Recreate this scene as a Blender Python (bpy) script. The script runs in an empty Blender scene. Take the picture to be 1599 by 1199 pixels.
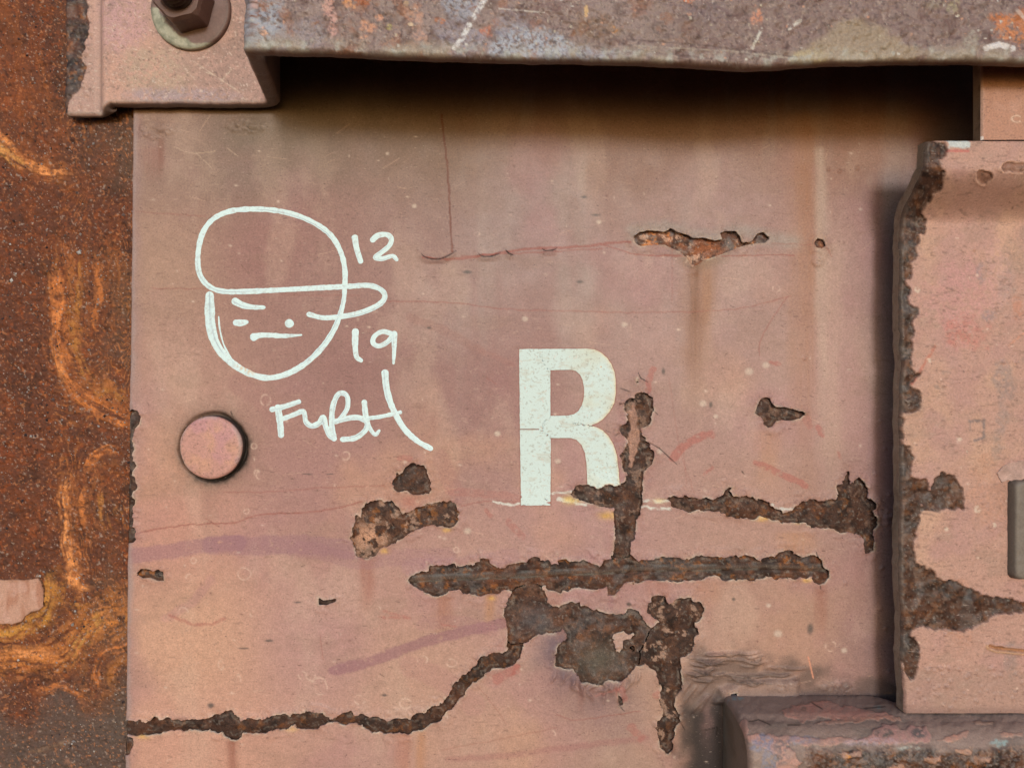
import bpy, math
import numpy as np

# ------------------------------------------------------------------ camera, sky, sun, exposure
S = 0.0004            # metres per unit of the wall plane ("px")
D = 1155.0            # camera distance from the painted plate, same unit
CX, CY = 799.5, 599.5
scene = bpy.context.scene
COL = scene.collection

cam_data = bpy.data.cameras.new("camera")
cam_data.sensor_width = 36.0
cam_data.lens = 36.0 * D / 1599.0
cam_data.clip_start = 0.01
cam_data.clip_end = 100.0
cam = bpy.data.objects.new("camera", cam_data)
cam.location = (0, -D * S, 0)
cam.rotation_euler = (math.radians(90), 0, 0)
COL.objects.link(cam)
scene.camera = cam

SUN_EL, SUN_AZ = math.radians(12.5), math.radians(4)      # azimuth to the right of the camera's back
world = bpy.data.worlds.new("World")
scene.world = world
world.use_nodes = True
wn = world.node_tree
sky = wn.nodes.new("ShaderNodeTexSky")
sky.sky_type = 'NISHITA'
sky.sun_disc = False
sky.sun_elevation = SUN_EL
sky.sun_rotation = math.pi - SUN_AZ
sky.air_density = 1.0
sky.dust_density = 1.2
sky.ozone_density = 2.0
wn.links.new(sky.outputs[0], wn.nodes["Background"].inputs[0])
wn.nodes["Background"].inputs[1].default_value = 0.15

sun_data = bpy.data.lights.new("sun", 'SUN')
sun_data.energy = 1.35
sun_data.angle = math.radians(11)
sun_data.color = (0.94, 0.98, 1.0)
sun = bpy.data.objects.new("sun", sun_data)
from mathutils import Vector
to_sun = Vector((math.sin(SUN_AZ) * math.cos(SUN_EL), -math.cos(SUN_AZ) * math.cos(SUN_EL), math.sin(SUN_EL)))
sun.rotation_euler = to_sun.to_track_quat('Z', 'Y').to_euler()
COL.objects.link(sun)

scene.view_settings.view_transform = 'Standard'
scene.view_settings.look = 'None'
scene.view_settings.gamma = 1.0
scene.view_settings.exposure = -0.03

# ------------------------------------------------------------------ numeric helpers
def lin(*c):
    c = np.array(c if len(c) > 1 else c[0], float) / 255.0
    return np.where(c <= 0.04045, c / 12.92, ((c + 0.055) / 1.055) ** 2.4)

def _hash(ix, iy, seed):
    h = (ix.astype(np.int64) * 374761393 + iy.astype(np.int64) * 668265263 + seed * 974634777) & 0xFFFFFFFF
    h = ((h ^ (h >> 13)) * 1274126177) & 0xFFFFFFFF
    h = ((h ^ (h >> 16)) * 2246822519) & 0xFFFFFFFF
    return (h ^ (h >> 15)).astype(np.float32) / np.float32(4294967296.0)

def vnoise(x, y, seed=0):
    xf, yf = np.floor(x), np.floor(y)
    fx, fy = (x - xf).astype(np.float32), (y - yf).astype(np.float32)
    ix, iy = xf.astype(np.int64), yf.astype(np.int64)
    sx, sy = fx * fx * (3 - 2 * fx), fy * fy * (3 - 2 * fy)
    a, b = _hash(ix, iy, seed), _hash(ix + 1, iy, seed)
    c, d = _hash(ix, iy + 1, seed), _hash(ix + 1, iy + 1, seed)
    return (a + (b - a) * sx) * (1 - sy) + (c + (d - c) * sx) * sy

def fbm(x, y, scale, octv=4, seed=0, gain=0.5):
    """about -1..1"""
    s, amp, tot = 0.0, 1.0, 0.0
    k = 1.0 / scale
    for o in range(octv):
        ca, sa = math.cos(0.7 * o + 0.3), math.sin(0.7 * o + 0.3)
        s = s + amp * (vnoise((x * ca - y * sa) * k + 17.3 * o, (x * sa + y * ca) * k - 9.1 * o, seed + o) * 2 - 1)
        tot += amp; amp *= gain; k *= 2.03
    return s / tot * 1.5

def smooth(a, b, v):
    t = np.clip((v - a) / (b - a), 0, 1)
    return t * t * (3 - 2 * t)

def spline(pts, step=4.0, closed=False):
    """Catmull-Rom through rows of pts (any number of columns), resampled."""
    P = np.array(pts, float)
    if closed: P = np.vstack([P[-1], P, P[0], P[1]])
    else: P = np.vstack([2 * P[0] - P[1], P, 2 * P[-1] - P[-2]])
    out = []
    for i in range(1, len(P) - 2):
        n = max(2, int(np.hypot(*(P[i + 1][:2] - P[i][:2])) / step))
        t = (np.arange(n) / n)[:, None]
        a, b, c, d = P[i - 1], P[i], P[i + 1], P[i + 2]
        out.append(0.5 * ((2 * b) + (c - a) * t + (2 * a - 5 * b + 4 * c - d) * t ** 2 + (3 * b - a - 3 * c + d) * t ** 3))
    if not closed: out.append(P[-2][None])
    return np.vstack(out)

def seg_dist(X, Y, pts):
    """nearest distance, signed side distance, arc length along a polyline"""
    best = np.full(X.shape, 1e9, np.float32); sd = np.zeros(X.shape, np.float32); arc = np.zeros(X.shape, np.float32)
    s0 = 0.0
    for (ax, ay), (bx, by) in zip(pts[:-1], pts[1:]):
        dx, dy = bx - ax, by - ay
        L2 = dx * dx + dy * dy
        if L2 < 1e-9: continue
        L = math.sqrt(L2)
        t = np.clip(((X - ax) * dx + (Y - ay) * dy) / L2, 0, 1)
        ex, ey = X - ax - t * dx, Y - ay - t * dy
        d = np.sqrt(ex * ex + ey * ey)
        m = d < best
        best = np.where(m, d, best)
        sd = np.where(m, np.sign(dx * ey - dy * ex) * d, sd)
        arc = np.where(m, s0 + t * L, arc)
        s0 += L
    return best, sd, arc

def poly_sdf(X, Y, poly):
    """positive outside"""
    P = np.array(poly, float)
    Q = np.roll(P, -1, 0)
    best = np.full(X.shape, 1e9, np.float32); inside = np.zeros(X.shape, bool)
    for (ax, ay), (bx, by) in zip(P, Q):
        dx, dy = bx - ax, by - ay
        L2 = dx * dx + dy * dy
        if L2 < 1e-12: continue
        t = np.clip(((X - ax) * dx + (Y - ay) * dy) / L2, 0, 1)
        ex, ey = X - ax - t * dx, Y - ay - t * dy
        best = np.minimum(best, ex * ex + ey * ey)
        if abs(dy) > 1e-9:
            c = ((ay > Y) != (by > Y)) & (X < dx * (Y - ay) / dy + ax)
            inside ^= c
    best = np.sqrt(best)
    return np.where(inside, -best, best)

def from_crop(ox, oy, k, pts):
    return [(ox + x / k, oy + y / k) for x, y in pts]

RNG = np.random.default_rng(7)

# ------------------------------------------------------------------ mesh helpers
def build(name, V, F, mat, parent=None, col=None, rgh=None):
    V = np.asarray(V, np.float32); F = np.asarray(F, np.int32)
    me = bpy.data.meshes.new(name)
    n = F.shape[1]
    me.vertices.add(len(V)); me.vertices.foreach_set("co", V.ravel())
    me.loops.add(F.size); me.loops.foreach_set("vertex_index", F.ravel())
    me.polygons.add(len(F))
    me.polygons.foreach_set("loop_start", np.arange(0, F.size, n, dtype=np.int32))
    me.polygons.foreach_set("loop_total", np.full(len(F), n, np.int32))
    me.polygons.foreach_set("use_smooth", np.ones(len(F), bool))
    if col is not None:
        a = me.attributes.new("paint", 'FLOAT_COLOR', 'POINT')
        c4 = np.ones((len(V), 4), np.float32); c4[:, :3] = np.clip(col, 0.004, 0.95)
        a.data.foreach_set("color", c4.ravel())
    if rgh is not None:
        a = me.attributes.new("rough", 'FLOAT', 'POINT')
        a.data.foreach_set("value", np.asarray(rgh, np.float32).ravel())
    me.update(calc_edges=True)
    me.materials.append(mat)
    ob = bpy.data.objects.new(name, me)
    if parent is not None: ob.parent = parent
    COL.objects.link(ob)
    return ob

def world_pts(u, v, h):
    return np.stack([(u - CX) * S, -h * S, (CY - v) * S], -1)

def quads(H, W):
    i = np.arange(H * W).reshape(H, W)
    return np.stack([i[:-1, :-1], i[1:, :-1], i[1:, 1:], i[:-1, 1:]], -1).reshape(-1, 4)

def skirt(V, F, depth_vec, only=None):
    """walls from the open border down by depth_vec (world); returns extra verts index source, faces"""
    e = np.concatenate([F[:, [0, 1]], F[:, [1, 2]], F[:, [2, 3]], F[:, [3, 0]]])
    key = np.sort(e, 1)
    k = key[:, 0].astype(np.int64) * (len(V) + 1) + key[:, 1]
    _, inv, cnt = np.unique(k, return_inverse=True, return_counts=True)
    b = e[cnt[inv] == 1]
    if only is not None: b = b[only[b[:, 0]] & only[b[:, 1]]]
    if len(b) == 0: return np.zeros(0, int), np.zeros((0, 4), int)
    src = np.unique(b)
    mp = np.full(len(V), -1); mp[src] = np.arange(len(src)) + len(V)
    f = np.stack([b[:, 1], b[:, 0], mp[b[:, 0]], mp[b[:, 1]]], -1)
    return src, f

def compact(F, *arrs):
    used = np.unique(F)
    mp = np.full(F.max() + 1, -1); mp[used] = np.arange(len(used))
    return (mp[F],) + tuple(a[used] for a in arrs)

def empty(name, u, v, h, label, cat):
    o = bpy.data.objects.new(name, None)
    o.empty_display_size = 0.02
    COL.objects.link(o)
    o["label"] = label; o["category"] = cat
    return o

# ------------------------------------------------------------------ materials
def surface_mat(name, grain=900.0, grain_lo=0.86, grain_hi=1.12, bump=0.25, bump_dist=0.0004, rough=0.6, spec=0.35,
                speck=0.0, metallic=0.0, bump_scale=None, fibre=0.0):
    m = bpy.data.materials.new(name); m.use_nodes = True
    nt = m.node_tree; N = nt.nodes; L = nt.links
    bs = N["Principled BSDF"]
    at = N.new("ShaderNodeAttribute"); at.attribute_name = "paint"
    tc = N.new("ShaderNodeTexCoord")
    n1 = N.new("ShaderNodeTexNoise"); n1.inputs["Scale"].default_value = grain
    n1.inputs["Detail"].default_value = 3; n1.inputs["Roughness"].default_value = 0.65
    L.new(tc.outputs["Object"], n1.inputs["Vector"])
    mr = N.new("ShaderNodeMapRange"); mr.inputs[1].default_value = 0.3; mr.inputs[2].default_value = 0.7
    mr.inputs[3].default_value = grain_lo; mr.inputs[4].default_value = grain_hi
    L.new(n1.outputs["Fac"], mr.inputs[0])
    mx = N.new("ShaderNodeVectorMath"); mx.operation = 'SCALE'
    L.new(at.outputs["Color"], mx.inputs[0]); L.new(mr.outputs[0], mx.inputs["Scale"])
    out = mx.outputs[0]
    if speck > 0:
        vo = N.new("ShaderNodeTexVoronoi"); vo.inputs["Scale"].default_value = 420
        L.new(tc.outputs["Object"], vo.inputs["Vector"])
        lt = N.new("ShaderNodeMapRange"); lt.inputs[1].default_value = 0.10; lt.inputs[2].default_value = 0.16
        lt.inputs[3].default_value = speck; lt.inputs[4].default_value = 0.0
        L.new(vo.outputs["Distance"], lt.inputs[0])
        sep = N.new("ShaderNodeSeparateColor"); L.new(vo.outputs["Color"], sep.inputs[0])
        gt = N.new("ShaderNodeMath"); gt.operation = 'GREATER_THAN'; gt.inputs[1].default_value = 0.72
        L.new(sep.outputs[0], gt.inputs[0])
        mu = N.new("ShaderNodeMath"); mu.operation = 'MULTIPLY'
        L.new(lt.outputs[0], mu.inputs[0]); L.new(gt.outputs[0], mu.inputs[1])
        mc = N.new("ShaderNodeMix"); mc.data_type = 'RGBA'
        L.new(mu.outputs[0], mc.inputs[0]); L.new(out, mc.inputs[6])
        mc.inputs[7].default_value = (0.05, 0.035, 0.03, 1)
        out = mc.outputs[2]
    if fibre > 0:        # fine dashes lying along the plate
        mp = N.new("ShaderNodeMapping"); mp.inputs["Scale"].default_value = (1, 1, 3.6)
        mp.inputs["Rotation"].default_value = (0, math.radians(2), 0)
        L.new(tc.outputs["Object"], mp.inputs["Vector"])
        nf = N.new("ShaderNodeTexNoise"); nf.inputs["Scale"].default_value = 420; nf.inputs["Detail"].default_value = 2
        nf.inputs["Distortion"].default_value = 0.6
        L.new(mp.outputs[0], nf.inputs["Vector"])
        lo = N.new("ShaderNodeTexNoise"); lo.inputs["Scale"].default_value = 28; lo.inputs["Detail"].default_value = 3
        L.new(tc.outputs["Object"], lo.inputs["Vector"])
        for a0, a1, tone in ((0.66, 0.72, (0.10, 0.055, 0.045, 1)), (0.34, 0.28, (0.60, 0.47, 0.40, 1))):
            fr = N.new("ShaderNodeMapRange"); fr.inputs[1].default_value = a0; fr.inputs[2].default_value = a1
            L.new(nf.outputs["Fac"], fr.inputs[0])
            fm = N.new("ShaderNodeMath"); fm.operation = 'MULTIPLY'; L.new(fr.outputs[0], fm.inputs[0]); L.new(lo.outputs["Fac"], fm.inputs[1])
            fs = N.new("ShaderNodeMath"); fs.operation = 'MULTIPLY'; L.new(fm.outputs[0], fs.inputs[0]); fs.inputs[1].default_value = fibre * (1.0 if a0 > .5 else 0.6)
            fc = N.new("ShaderNodeMix"); fc.data_type = 'RGBA'
            L.new(fs.outputs[0], fc.inputs[0]); L.new(out, fc.inputs[6]); fc.inputs[7].default_value = tone
            out = fc.outputs[2]
    L.new(out, bs.inputs["Base Color"])
    n2 = N.new("ShaderNodeTexNoise"); n2.inputs["Scale"].default_value = bump_scale or grain * 0.8
    n2.inputs["Detail"].default_value = 4; n2.inputs["Roughness"].default_value = 0.6
    L.new(tc.outputs["Object"], n2.inputs["Vector"])
    bp = N.new("ShaderNodeBump"); bp.inputs["Strength"].default_value = bump; bp.inputs["Distance"].default_value = bump_dist
    L.new(n2.outputs["Fac"], bp.inputs["Height"]); L.new(bp.outputs[0], bs.inputs["Normal"])
    ra = N.new("ShaderNodeAttribute"); ra.attribute_name = "rough"
    ad = N.new("ShaderNodeMath"); ad.operation = 'MULTIPLY_ADD'
    L.new(n1.outputs["Fac"], ad.inputs[0]); ad.inputs[1].default_value = 0.2
    ad2 = N.new("ShaderNodeMath"); ad2.operation = 'ADD'; ad2.inputs[1].default_value = rough - 0.1
    L.new(ra.outputs["Fac"], ad2.inputs[0]); L.new(ad2.outputs[0], ad.inputs[2])
    L.new(ad.outputs[0], bs.inputs["Roughness"])
    bs.inputs["Specular IOR Level"].default_value = spec
    bs.inputs["Metallic"].default_value = metallic
    return m

M_PAINT = surface_mat("weathered_paint", 950, 0.82, 1.16, 0.18, 0.0003, 0.5, 0.28, speck=0.5, fibre=1.0)
M_RUST = surface_mat("scaly_rust", 1400, 0.6, 1.42, 0.5, 0.0005, 0.62, 0.2, bump_scale=1000)
M_SHEET = surface_mat("rusted_sheet", 1000, 0.72, 1.28, 0.55, 0.0006, 0.72, 0.3, bump_scale=1100)
M_BEAM = surface_mat("pitted_steel", 1100, 0.84, 1.16, 0.5, 0.0006, 0.5, 0.45, bump_scale=800)
M_WHITE = surface_mat("white_marking", 1500, 0.9, 1.06, 0.15, 0.0002, 0.55, 0.35)
M_BOLT = surface_mat("painted_bolt", 900, 0.85, 1.12, 0.2, 0.0003, 0.55, 0.4)
M_GRIT = surface_mat("rust_grit", 900, 0.8, 1.2, 0.1, 0.0003, 0.35, 0.7)

# ------------------------------------------------------------------ sheets: rectilinear height fields with a painted colour
class Sheet:
    """xs, ys are coordinates in the sheet's own plane. Colours are linear albedo."""
    def __init__(s, xs, ys, base):
        s.xs, s.ys = np.asarray(xs, np.float32), np.asarray(ys, np.float32)
        s.X, s.Y = np.meshgrid(s.xs, s.ys)
        s.col = np.empty(s.X.shape + (3,), np.float32); s.col[:] = base
        s.h = np.zeros(s.X.shape, np.float32)
        s.r = np.zeros(s.X.shape, np.float32)
    def win(s, x0, y0, x1, y1):
        i0, i1 = np.searchsorted(s.xs, x0), np.searchsorted(s.xs, x1)
        j0, j1 = np.searchsorted(s.ys, y0), np.searchsorted(s.ys, y1)
        return np.s_[j0:j1, i0:i1]
    def around(s, pts, m):
        P = np.array(pts)
        return s.win(P[:, 0].min() - m, P[:, 1].min() - m, P[:, 0].max() + m, P[:, 1].max() + m)
    def blend(s, w, color, a):
        a = a[..., None].astype(np.float32)
        s.col[w] = s.col[w] * (1 - a) + np.asarray(color, np.float32) * a
    def line(s, pts, width, color, alpha=1.0, soft=1.0, wob=0.0, h=0.0, taper=False, brk=0.0, curve=True, seed=1):
        if curve and len(pts) > 2: pts = [tuple(p) for p in spline(pts, 5)]
        w = s.around(pts, width + soft + 4)
        X, Y = s.X[w], s.Y[w]
        if X.size == 0: return
        if wob: X, Y = X + wob * fbm(X, Y, 9, 2, seed), Y + wob * fbm(X, Y, 9, 2, seed + 5)
        d, sd, arc = seg_dist(X, Y, pts)
        Lt = max(arc.max(), 1e-3)
        ww = width / 2
        if taper: ww = ww * np.clip(4 * (arc / Lt) * (1 - arc / Lt), 0.08, 1) ** 0.6
        a = (1 - smooth(ww - soft * 0.5, ww + soft * 0.5, d)) * alpha
        if brk: a = a * smooth(brk - 0.35, brk + 0.15, 0.5 + 0.5 * fbm(s.X[w], s.Y[w], 7, 3, seed + 9))
        s.blend(w, color, a)
        if h: s.h[w] += h * a
    def poly(s, pts, color, alpha=1.0, soft=2.0, wob=1.0, brk=0.0, h=0.0, seed=1, nscale=8):
        w = s.around(pts, soft + wob * 2 + 3)
        X, Y = s.X[w], s.Y[w]
        if X.size == 0: return
        d = poly_sdf(X, Y, pts) + wob * fbm(X, Y, nscale, 3, seed)
        a = (1 - smooth(-soft / 2, soft / 2, d)) * alpha
        if brk: a = a * smooth(brk - 0.3, brk + 0.2, 0.5 + 0.5 * fbm(X, Y, nscale, 4, seed + 3))
        s.blend(w, color, a)
        if h: s.h[w] += h * a
    def blob(s, cx, cy, rx, ry, color, alpha, power=2.0, rag=0.0, seed=3):
        w = s.win(cx - 2.2 * rx, cy - 2.2 * ry, cx + 2.2 * rx, cy + 2.2 * ry)
        X, Y = s.X[w], s.Y[w]
        if X.size == 0: return
        d = ((X - cx) / rx) ** 2 + ((Y - cy) / ry) ** 2
        if rag: d = d + rag * fbm(X, Y, min(rx, ry) * 0.8 + 3, 4, seed)
        s.blend(w, color, np.clip(np.exp(-np.maximum(d, 0) ** (power / 2) * 1.2), 0, 1) * alpha)
    def ring(s, cx, cy, rx, ry, color, alpha, width=1.6, seed=5):
        w = s.win(cx - rx - 6, cy - ry - 6, cx + rx + 6, cy + ry + 6)
        X, Y = s.X[w], s.Y[w]
        if X.size == 0: return
        rr = np.hypot((X - cx) / rx, (Y - cy) / ry) + 0.18 * fbm(X, Y, rx * 1.3 + 2, 2, seed)
        a = np.exp(-(((rr - 1) * rx) / width) ** 2) * alpha * smooth(.2, .7, vnoise(X / 6, Y / 6, seed))
        s.blend(w, color, a)

def idw(X, Y, pts, power=3.2):
    """smooth colour field through sparse samples"""
    num = np.zeros(X.shape + (3,), np.float32); den = np.zeros(X.shape, np.float32)
    for x, y, c in pts:
        w = 1.0 / (((X - x) ** 2 + (Y - y) ** 2) / 1e4 + 0.25) ** (power / 2)
        num += w[..., None] * lin(c).astype(np.float32); den += w
    return num / den[..., None]

def axis(*spans):
    out = []
    for a, b, st in spans:
        out.append(np.arange(a, b, st))
    out.append([spans[-1][1]])
    return np.concatenate(out)

def kz(h): return (D - h) / D
def to_u(px, h): return CX + (px - CX) * kz(h)
def to_v(py, h): return CY + (py - CY) * kz(h)
def flat(pts, h): return [(to_u(x, h), to_v(y, h)) for x, y in pts]

# ------------------------------------------------------------------ traced outlines (wall plane coordinates)
C5 = (960, 560, 3.527); C4 = (600, 840, 3.198); C6 = (960, 860, 3.538); C3 = (500, 680, 4.0)
CR = (740, 500, 3.331); CB = (1000, 0, 2.664); CF = (180, 960, 2.961); CL = (0, 600, 3.553); C2 = (0, 860, 3.538)

RUST = {}
RUST["blob"] = from_crop(*C3, [(455,290),(480,232),(488,228),(492,242),(515,225),(530,200),(580,165),(597,166),(605,180),(650,190),(668,215),(672,245),(690,275),(680,300),(688,330),(665,355),(625,378),(580,370),(540,352),(500,348),(478,358),(465,340),(470,310)])
RUST["boot"] = from_crop(*C3, [(200,640),(210,600),(212,540),(218,490),(235,480),(245,510),(262,530),(255,470),(262,450),(290,430),(322,425),(325,405),(360,410),(395,405),(430,412),(445,397),(460,405),(490,450),(512,490),(560,485),(600,455),(640,455),(690,425),(740,418),(790,430),(820,412),(850,418),(865,450),(860,480),(845,510),(862,530),(850,555),(815,568),(770,560),(730,572),(700,550),(660,560),(620,580),(560,610),(500,650),(460,680),(410,705),(395,685),(365,715),(345,745),(300,755),(240,752),(230,720),(210,690)])
RUST["strip"] = from_crop(*C4, [(118,210),(140,185),(180,165),(220,155),(235,138),(290,133),(330,135),(350,128),(375,145),(420,140),(440,130),(475,125),(490,108),(520,110),(540,130),(575,150),(605,155),(630,130),(680,115),(715,115),(725,100),(760,100),(775,118),(815,120),(830,135),(870,130),(880,112),(930,108),(985,118),(1010,110),(1050,125),(1080,145),(1105,118),(1145,105),(1195,98)]) \
    + from_crop(*C6, [(90,20),(130,52),(210,48),(270,40),(330,45),(390,52),(440,28),(500,25),(545,25),(600,40),(640,35),(690,25),(740,25),(800,45),(830,35),(880,28),(900,10),(950,2),(1000,15),(1040,45),(1080,28),(1120,30),(1145,50),(1150,80),(1185,115),(1190,150),(1165,170),(1130,178),(1105,165),(1090,140),(1060,155),(1000,150),(950,140),(890,150),(830,145),(780,155),(700,165),(650,150),(600,155),(560,140),(510,140),(450,165),(400,160),(350,175),(300,165),(250,165),(190,160),(130,180),(90,175)]) \
    + from_crop(*C4, [(1250,215),(1200,225),(1185,245),(1150,285),(1118,288),(1113,240),(1080,255),(1040,250),(1000,240),(970,240),(930,260),(880,265),(840,255),(800,240),(720,232),(650,262),(600,258),(560,275),(535,280),(500,292),(460,290),(430,270),(400,272),(370,262),(340,262),(300,275),(265,288),(230,280),(200,270),(170,262),(140,240)])
RUST["web"] = from_crop(*C4, [(650,240),(690,225),(760,225),(790,250),(805,300),(800,325),(845,350),(870,345),(910,320),(960,315),(985,310),(985,335),(1000,350),(1060,355),(1110,370),(1160,375),(1210,370),(1235,358),(1275,370),(1290,400),(1310,430),(1340,450),(1335,520),(1330,600),(1300,630),(1260,640),(1210,690),(1150,720),(1110,705),(1085,735),(1040,725),(990,710),(980,690),(940,655),(890,655),(855,640),(850,590),(870,570),(880,540),(915,510),(905,470),(890,455),(885,470),(850,478),(800,470),(760,490),(720,515),(685,525),(650,545),(618,530),(625,500),(620,450),(598,415),(592,390),(600,350),(625,310)])
WEB_HOLE = from_crop(*C4, [(1135,500),(1150,480),(1200,465),(1250,475),(1235,500),(1205,510),(1200,540),(1170,590),(1160,565),(1140,550),(1135,520)])
RUST["crack"] = from_crop(*CF, [(42,478),(65,490),(105,490),(118,475),(125,490),(165,492),(185,475),(215,485),(245,475),(330,475),(395,478),(450,468),(490,455),(515,440),(545,440),(555,470),(580,485),(620,472),(655,480),(700,468),(770,452),(810,462),(860,458),(885,448),(945,450),(975,475),(1005,480),(1050,462),(1090,448),(1110,460),(1150,458),(1210,465),(1270,482),(1310,470),(1370,478),(1395,455),(1430,450),(1445,432),(1500,420),(1530,385),(1580,320),(1600,315)]) \
    + from_crop(*C4, [(340,735),(370,715),(400,690),(440,655),(460,620),(500,588),(540,572),(580,572),(612,560),(620,520),(690,530),(692,560),(680,600),(650,630),(600,640),(540,655),(500,670),(450,715),(410,760),(370,800),(320,865)]) \
    + from_crop(*CF, [(1500,495),(1460,505),(1430,520),(1380,545),(1310,545),(1240,540),(1190,535),(1140,510),(1110,500),(1070,505),(1040,493),(985,495),(940,515),(920,522),(880,520),(850,512),(790,515),(730,530),(690,545),(640,552),(600,540),(570,560),(545,578),(525,570),(500,545),(460,530),(420,532),(330,532),(260,540),(190,545),(130,555),(75,560),(42,548)])
RUST["cross"] = from_crop(*C4, [(1318,350),(1325,320),(1350,290),(1405,285),(1420,320),(1450,310),(1480,290),(1500,300),(1525,290),(1535,310),(1570,320),(1590,350),(1585,390),(1545,420),(1540,450),(1555,450),(1565,480),(1545,500),(1535,540),(1520,580),(1485,600),(1480,640),(1485,700),(1480,750),(1455,800),(1450,860),(1475,880),(1480,920),(1450,950),(1445,1000),(1430,1050),(1410,1070),(1385,1040),(1370,980),(1360,940),(1375,910),(1400,880),(1390,845),(1370,820),(1380,760),(1375,700),(1350,660),(1300,632),(1270,640),(1215,600),(1200,560),(1205,510),(1260,510),(1310,470),(1335,450),(1390,420),(1355,410),(1330,390)])
RUST["column"] = from_crop(*CR, [(850,300),(860,345),(878,375),(910,395),(935,415),(930,470),(915,490),(915,530),(890,555),(865,558),(870,600),(890,625),(915,640),(912,665),(890,680),(935,680),(935,710),(915,750),(890,770),(885,820),(880,870),(875,900),(875,970),(870,1010),(850,1040),(840,1090),(825,1140),(812,1215),(815,1235),(722,1235),(725,1199),(735,1150),(750,1105),(730,1070),(725,1020),(735,975),(690,975),(640,965),(590,950),(550,925),(510,920),(487,905),(510,890),(540,865),(590,855),(615,855),(630,875),(660,870),(680,855),(720,860),(760,860),(790,845),(805,820),(785,780),(775,740),(755,700),(785,690),(780,670),(790,645),(810,640),(790,610),(770,600),(768,570),(745,575),(775,550),(800,540),(810,510),(800,500),(810,470),(790,460),(790,435),(755,428),(785,430),(790,415),(840,415),(850,395),(840,385),(862,372),(846,310)])
RUST["arm"] = from_crop(*C5, [(285,770),(300,755),(360,760),(385,750),(410,765),(480,770),(500,760),(540,770),(590,745),(600,725),(630,700),(650,710),(635,730),(660,760),(700,770),(760,765),(810,780),(850,805),(880,835),(930,840),(970,830),(1000,810),(1020,780),(1080,780),(1150,775),(1220,770),(1240,750),(1230,705),(1260,690),(1270,650),(1285,600),(1288,650),(1290,700),(1310,680),(1335,662),(1365,685),(1385,720),(1395,770),(1430,800),(1420,840),(1440,920),(1420,970),(1420,1050),(1400,1075),(1375,1070),(1368,1020),(1360,970),(1320,965),(1270,950),(1220,940),(1150,930),(1100,930),(1080,910),(1030,905),(960,905),(925,910),(900,890),(830,880),(790,870),(760,885),(730,870),(690,878),(640,865),(590,850),(540,835),(480,830),(400,835),(350,830),(320,815),(300,790)])
RUST["bird"] = from_crop(*C5, [(772,300),(785,250),(805,220),(830,212),(855,220),(865,245),(885,265),(930,265),(980,278),(1030,290),(1047,305),(1020,330),(970,342),(920,338),(890,345),(870,375),(845,380),(815,360),(820,345),(800,320)])
RUST["ledge"] = from_crop(*CB, [(-30,985),(0,965),(50,960),(100,965),(125,950),(150,965),(190,975),(215,990),(260,990),(310,1002),(340,995),(330,970),(355,962),(395,965),(415,985),(425,1010),(460,1005),(485,975),(510,965),(540,990),(520,1010),(470,1015),(420,1025),(370,1045),(320,1065),(270,1080),(240,1100),(215,1110),(190,1075),(160,1045),(100,1020),(50,1020),(0,1025),(-25,1012)])
RUST["edge"] = from_crop(*CL, [(690,140),(712,150),(735,135),(765,150),(785,180),(780,215),(760,240),(745,270),(740,310),(750,350),(735,400),(755,450),(740,500),(760,570),(745,600),(755,640),(740,690),(750,740),(740,790),(757,850),(735,880),(690,885)])
RUST["corner"] = from_crop(*C2, [(670,1010),(700,1015),(735,1030),(745,1050),(735,1090),(712,1130),(670,1140)])
RUST["slot"] = from_crop(*C2, [(750,125),(780,95),(820,100),(850,110),(880,100),(905,115),(905,165),(870,165),(830,150),(790,150)])
RUST["nick"] = [(497,932),(505,937),(526,934),(524,940),(510,945),(497,944)]
RUST["ring"] = [(1271,379),(1277,372),(1286,374),(1289,384),(1283,389),(1274,387)]
RUST["tick"] = [(966,1083),(972,1090),(973,1100),(968,1102),(965,1094)]
RUST["flap"] = [(1137,1080),(1148,1078),(1150,1086),(1143,1090)]

R_TRACE = {}
R_TRACE['OUT'] = [(235,150),(590,148),(625,152),(655,164),(690,192),(715,228),(732,270),(738,320),(738,380),(730,430),(705,478),(670,516),(640,535),(606,547),(640,556),(670,572),(700,602),(728,650),(743,700),(752,780),(758,860),(758,890),(592,890),(590,860),(588,800),(585,740),(577,690),(560,648),(535,622),(505,612),(400,612),(398,962),(245,964),(240,640)]
R_TRACE['IN'] = [(398,260),(500,258),(530,264),(552,284),(566,312),(573,350),(572,400),(562,440),(545,470),(520,488),(490,495),(398,497)]
R_TRACE['CRACKS'] = [[(352,188),(370,230),(398,262)], [(240,567),(340,567),(400,613)], [(398,500),(365,535),(356,575)], [(606,547),(540,540),(498,530)], [(245,940),(310,930),(398,905)]]
R_OUT, R_IN, R_CRACKS = from_crop(*CR, R_TRACE['OUT']), from_crop(*CR, R_TRACE['IN']), [from_crop(*CR, p) for p in R_TRACE['CRACKS']]

# (orange amount, pale remnant amount, grey amount, darkness)
STYLE = {"blob": (.25, 0, .25, .95), "boot": (.45, .42, .12, 1), "strip": (.5, 0, .5, 1.08), "web": (.15, .05, .45, 1.15), "crack": (.3, 0, .08, .88),
         "cross": (.1, .45, .1, .9), "column": (.12, .25, .35, 1), "arm": (.3, .12, .12, 1), "bird": (.05, .12, .5, 1.15), "ledge": (.7, .3, .6, 2.0),
         "edge": (.1, 0, .4, .9), "corner": (.2, 0, .2, .9), "slot": (.7, 0, .2, 1), "nick": (0, 0, .3, .6), "ring": (.2, .5, .6, 2.2), "tick": (.1, .2, .2, .7), "flap": (0, 0, .6, .9)}

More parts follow.
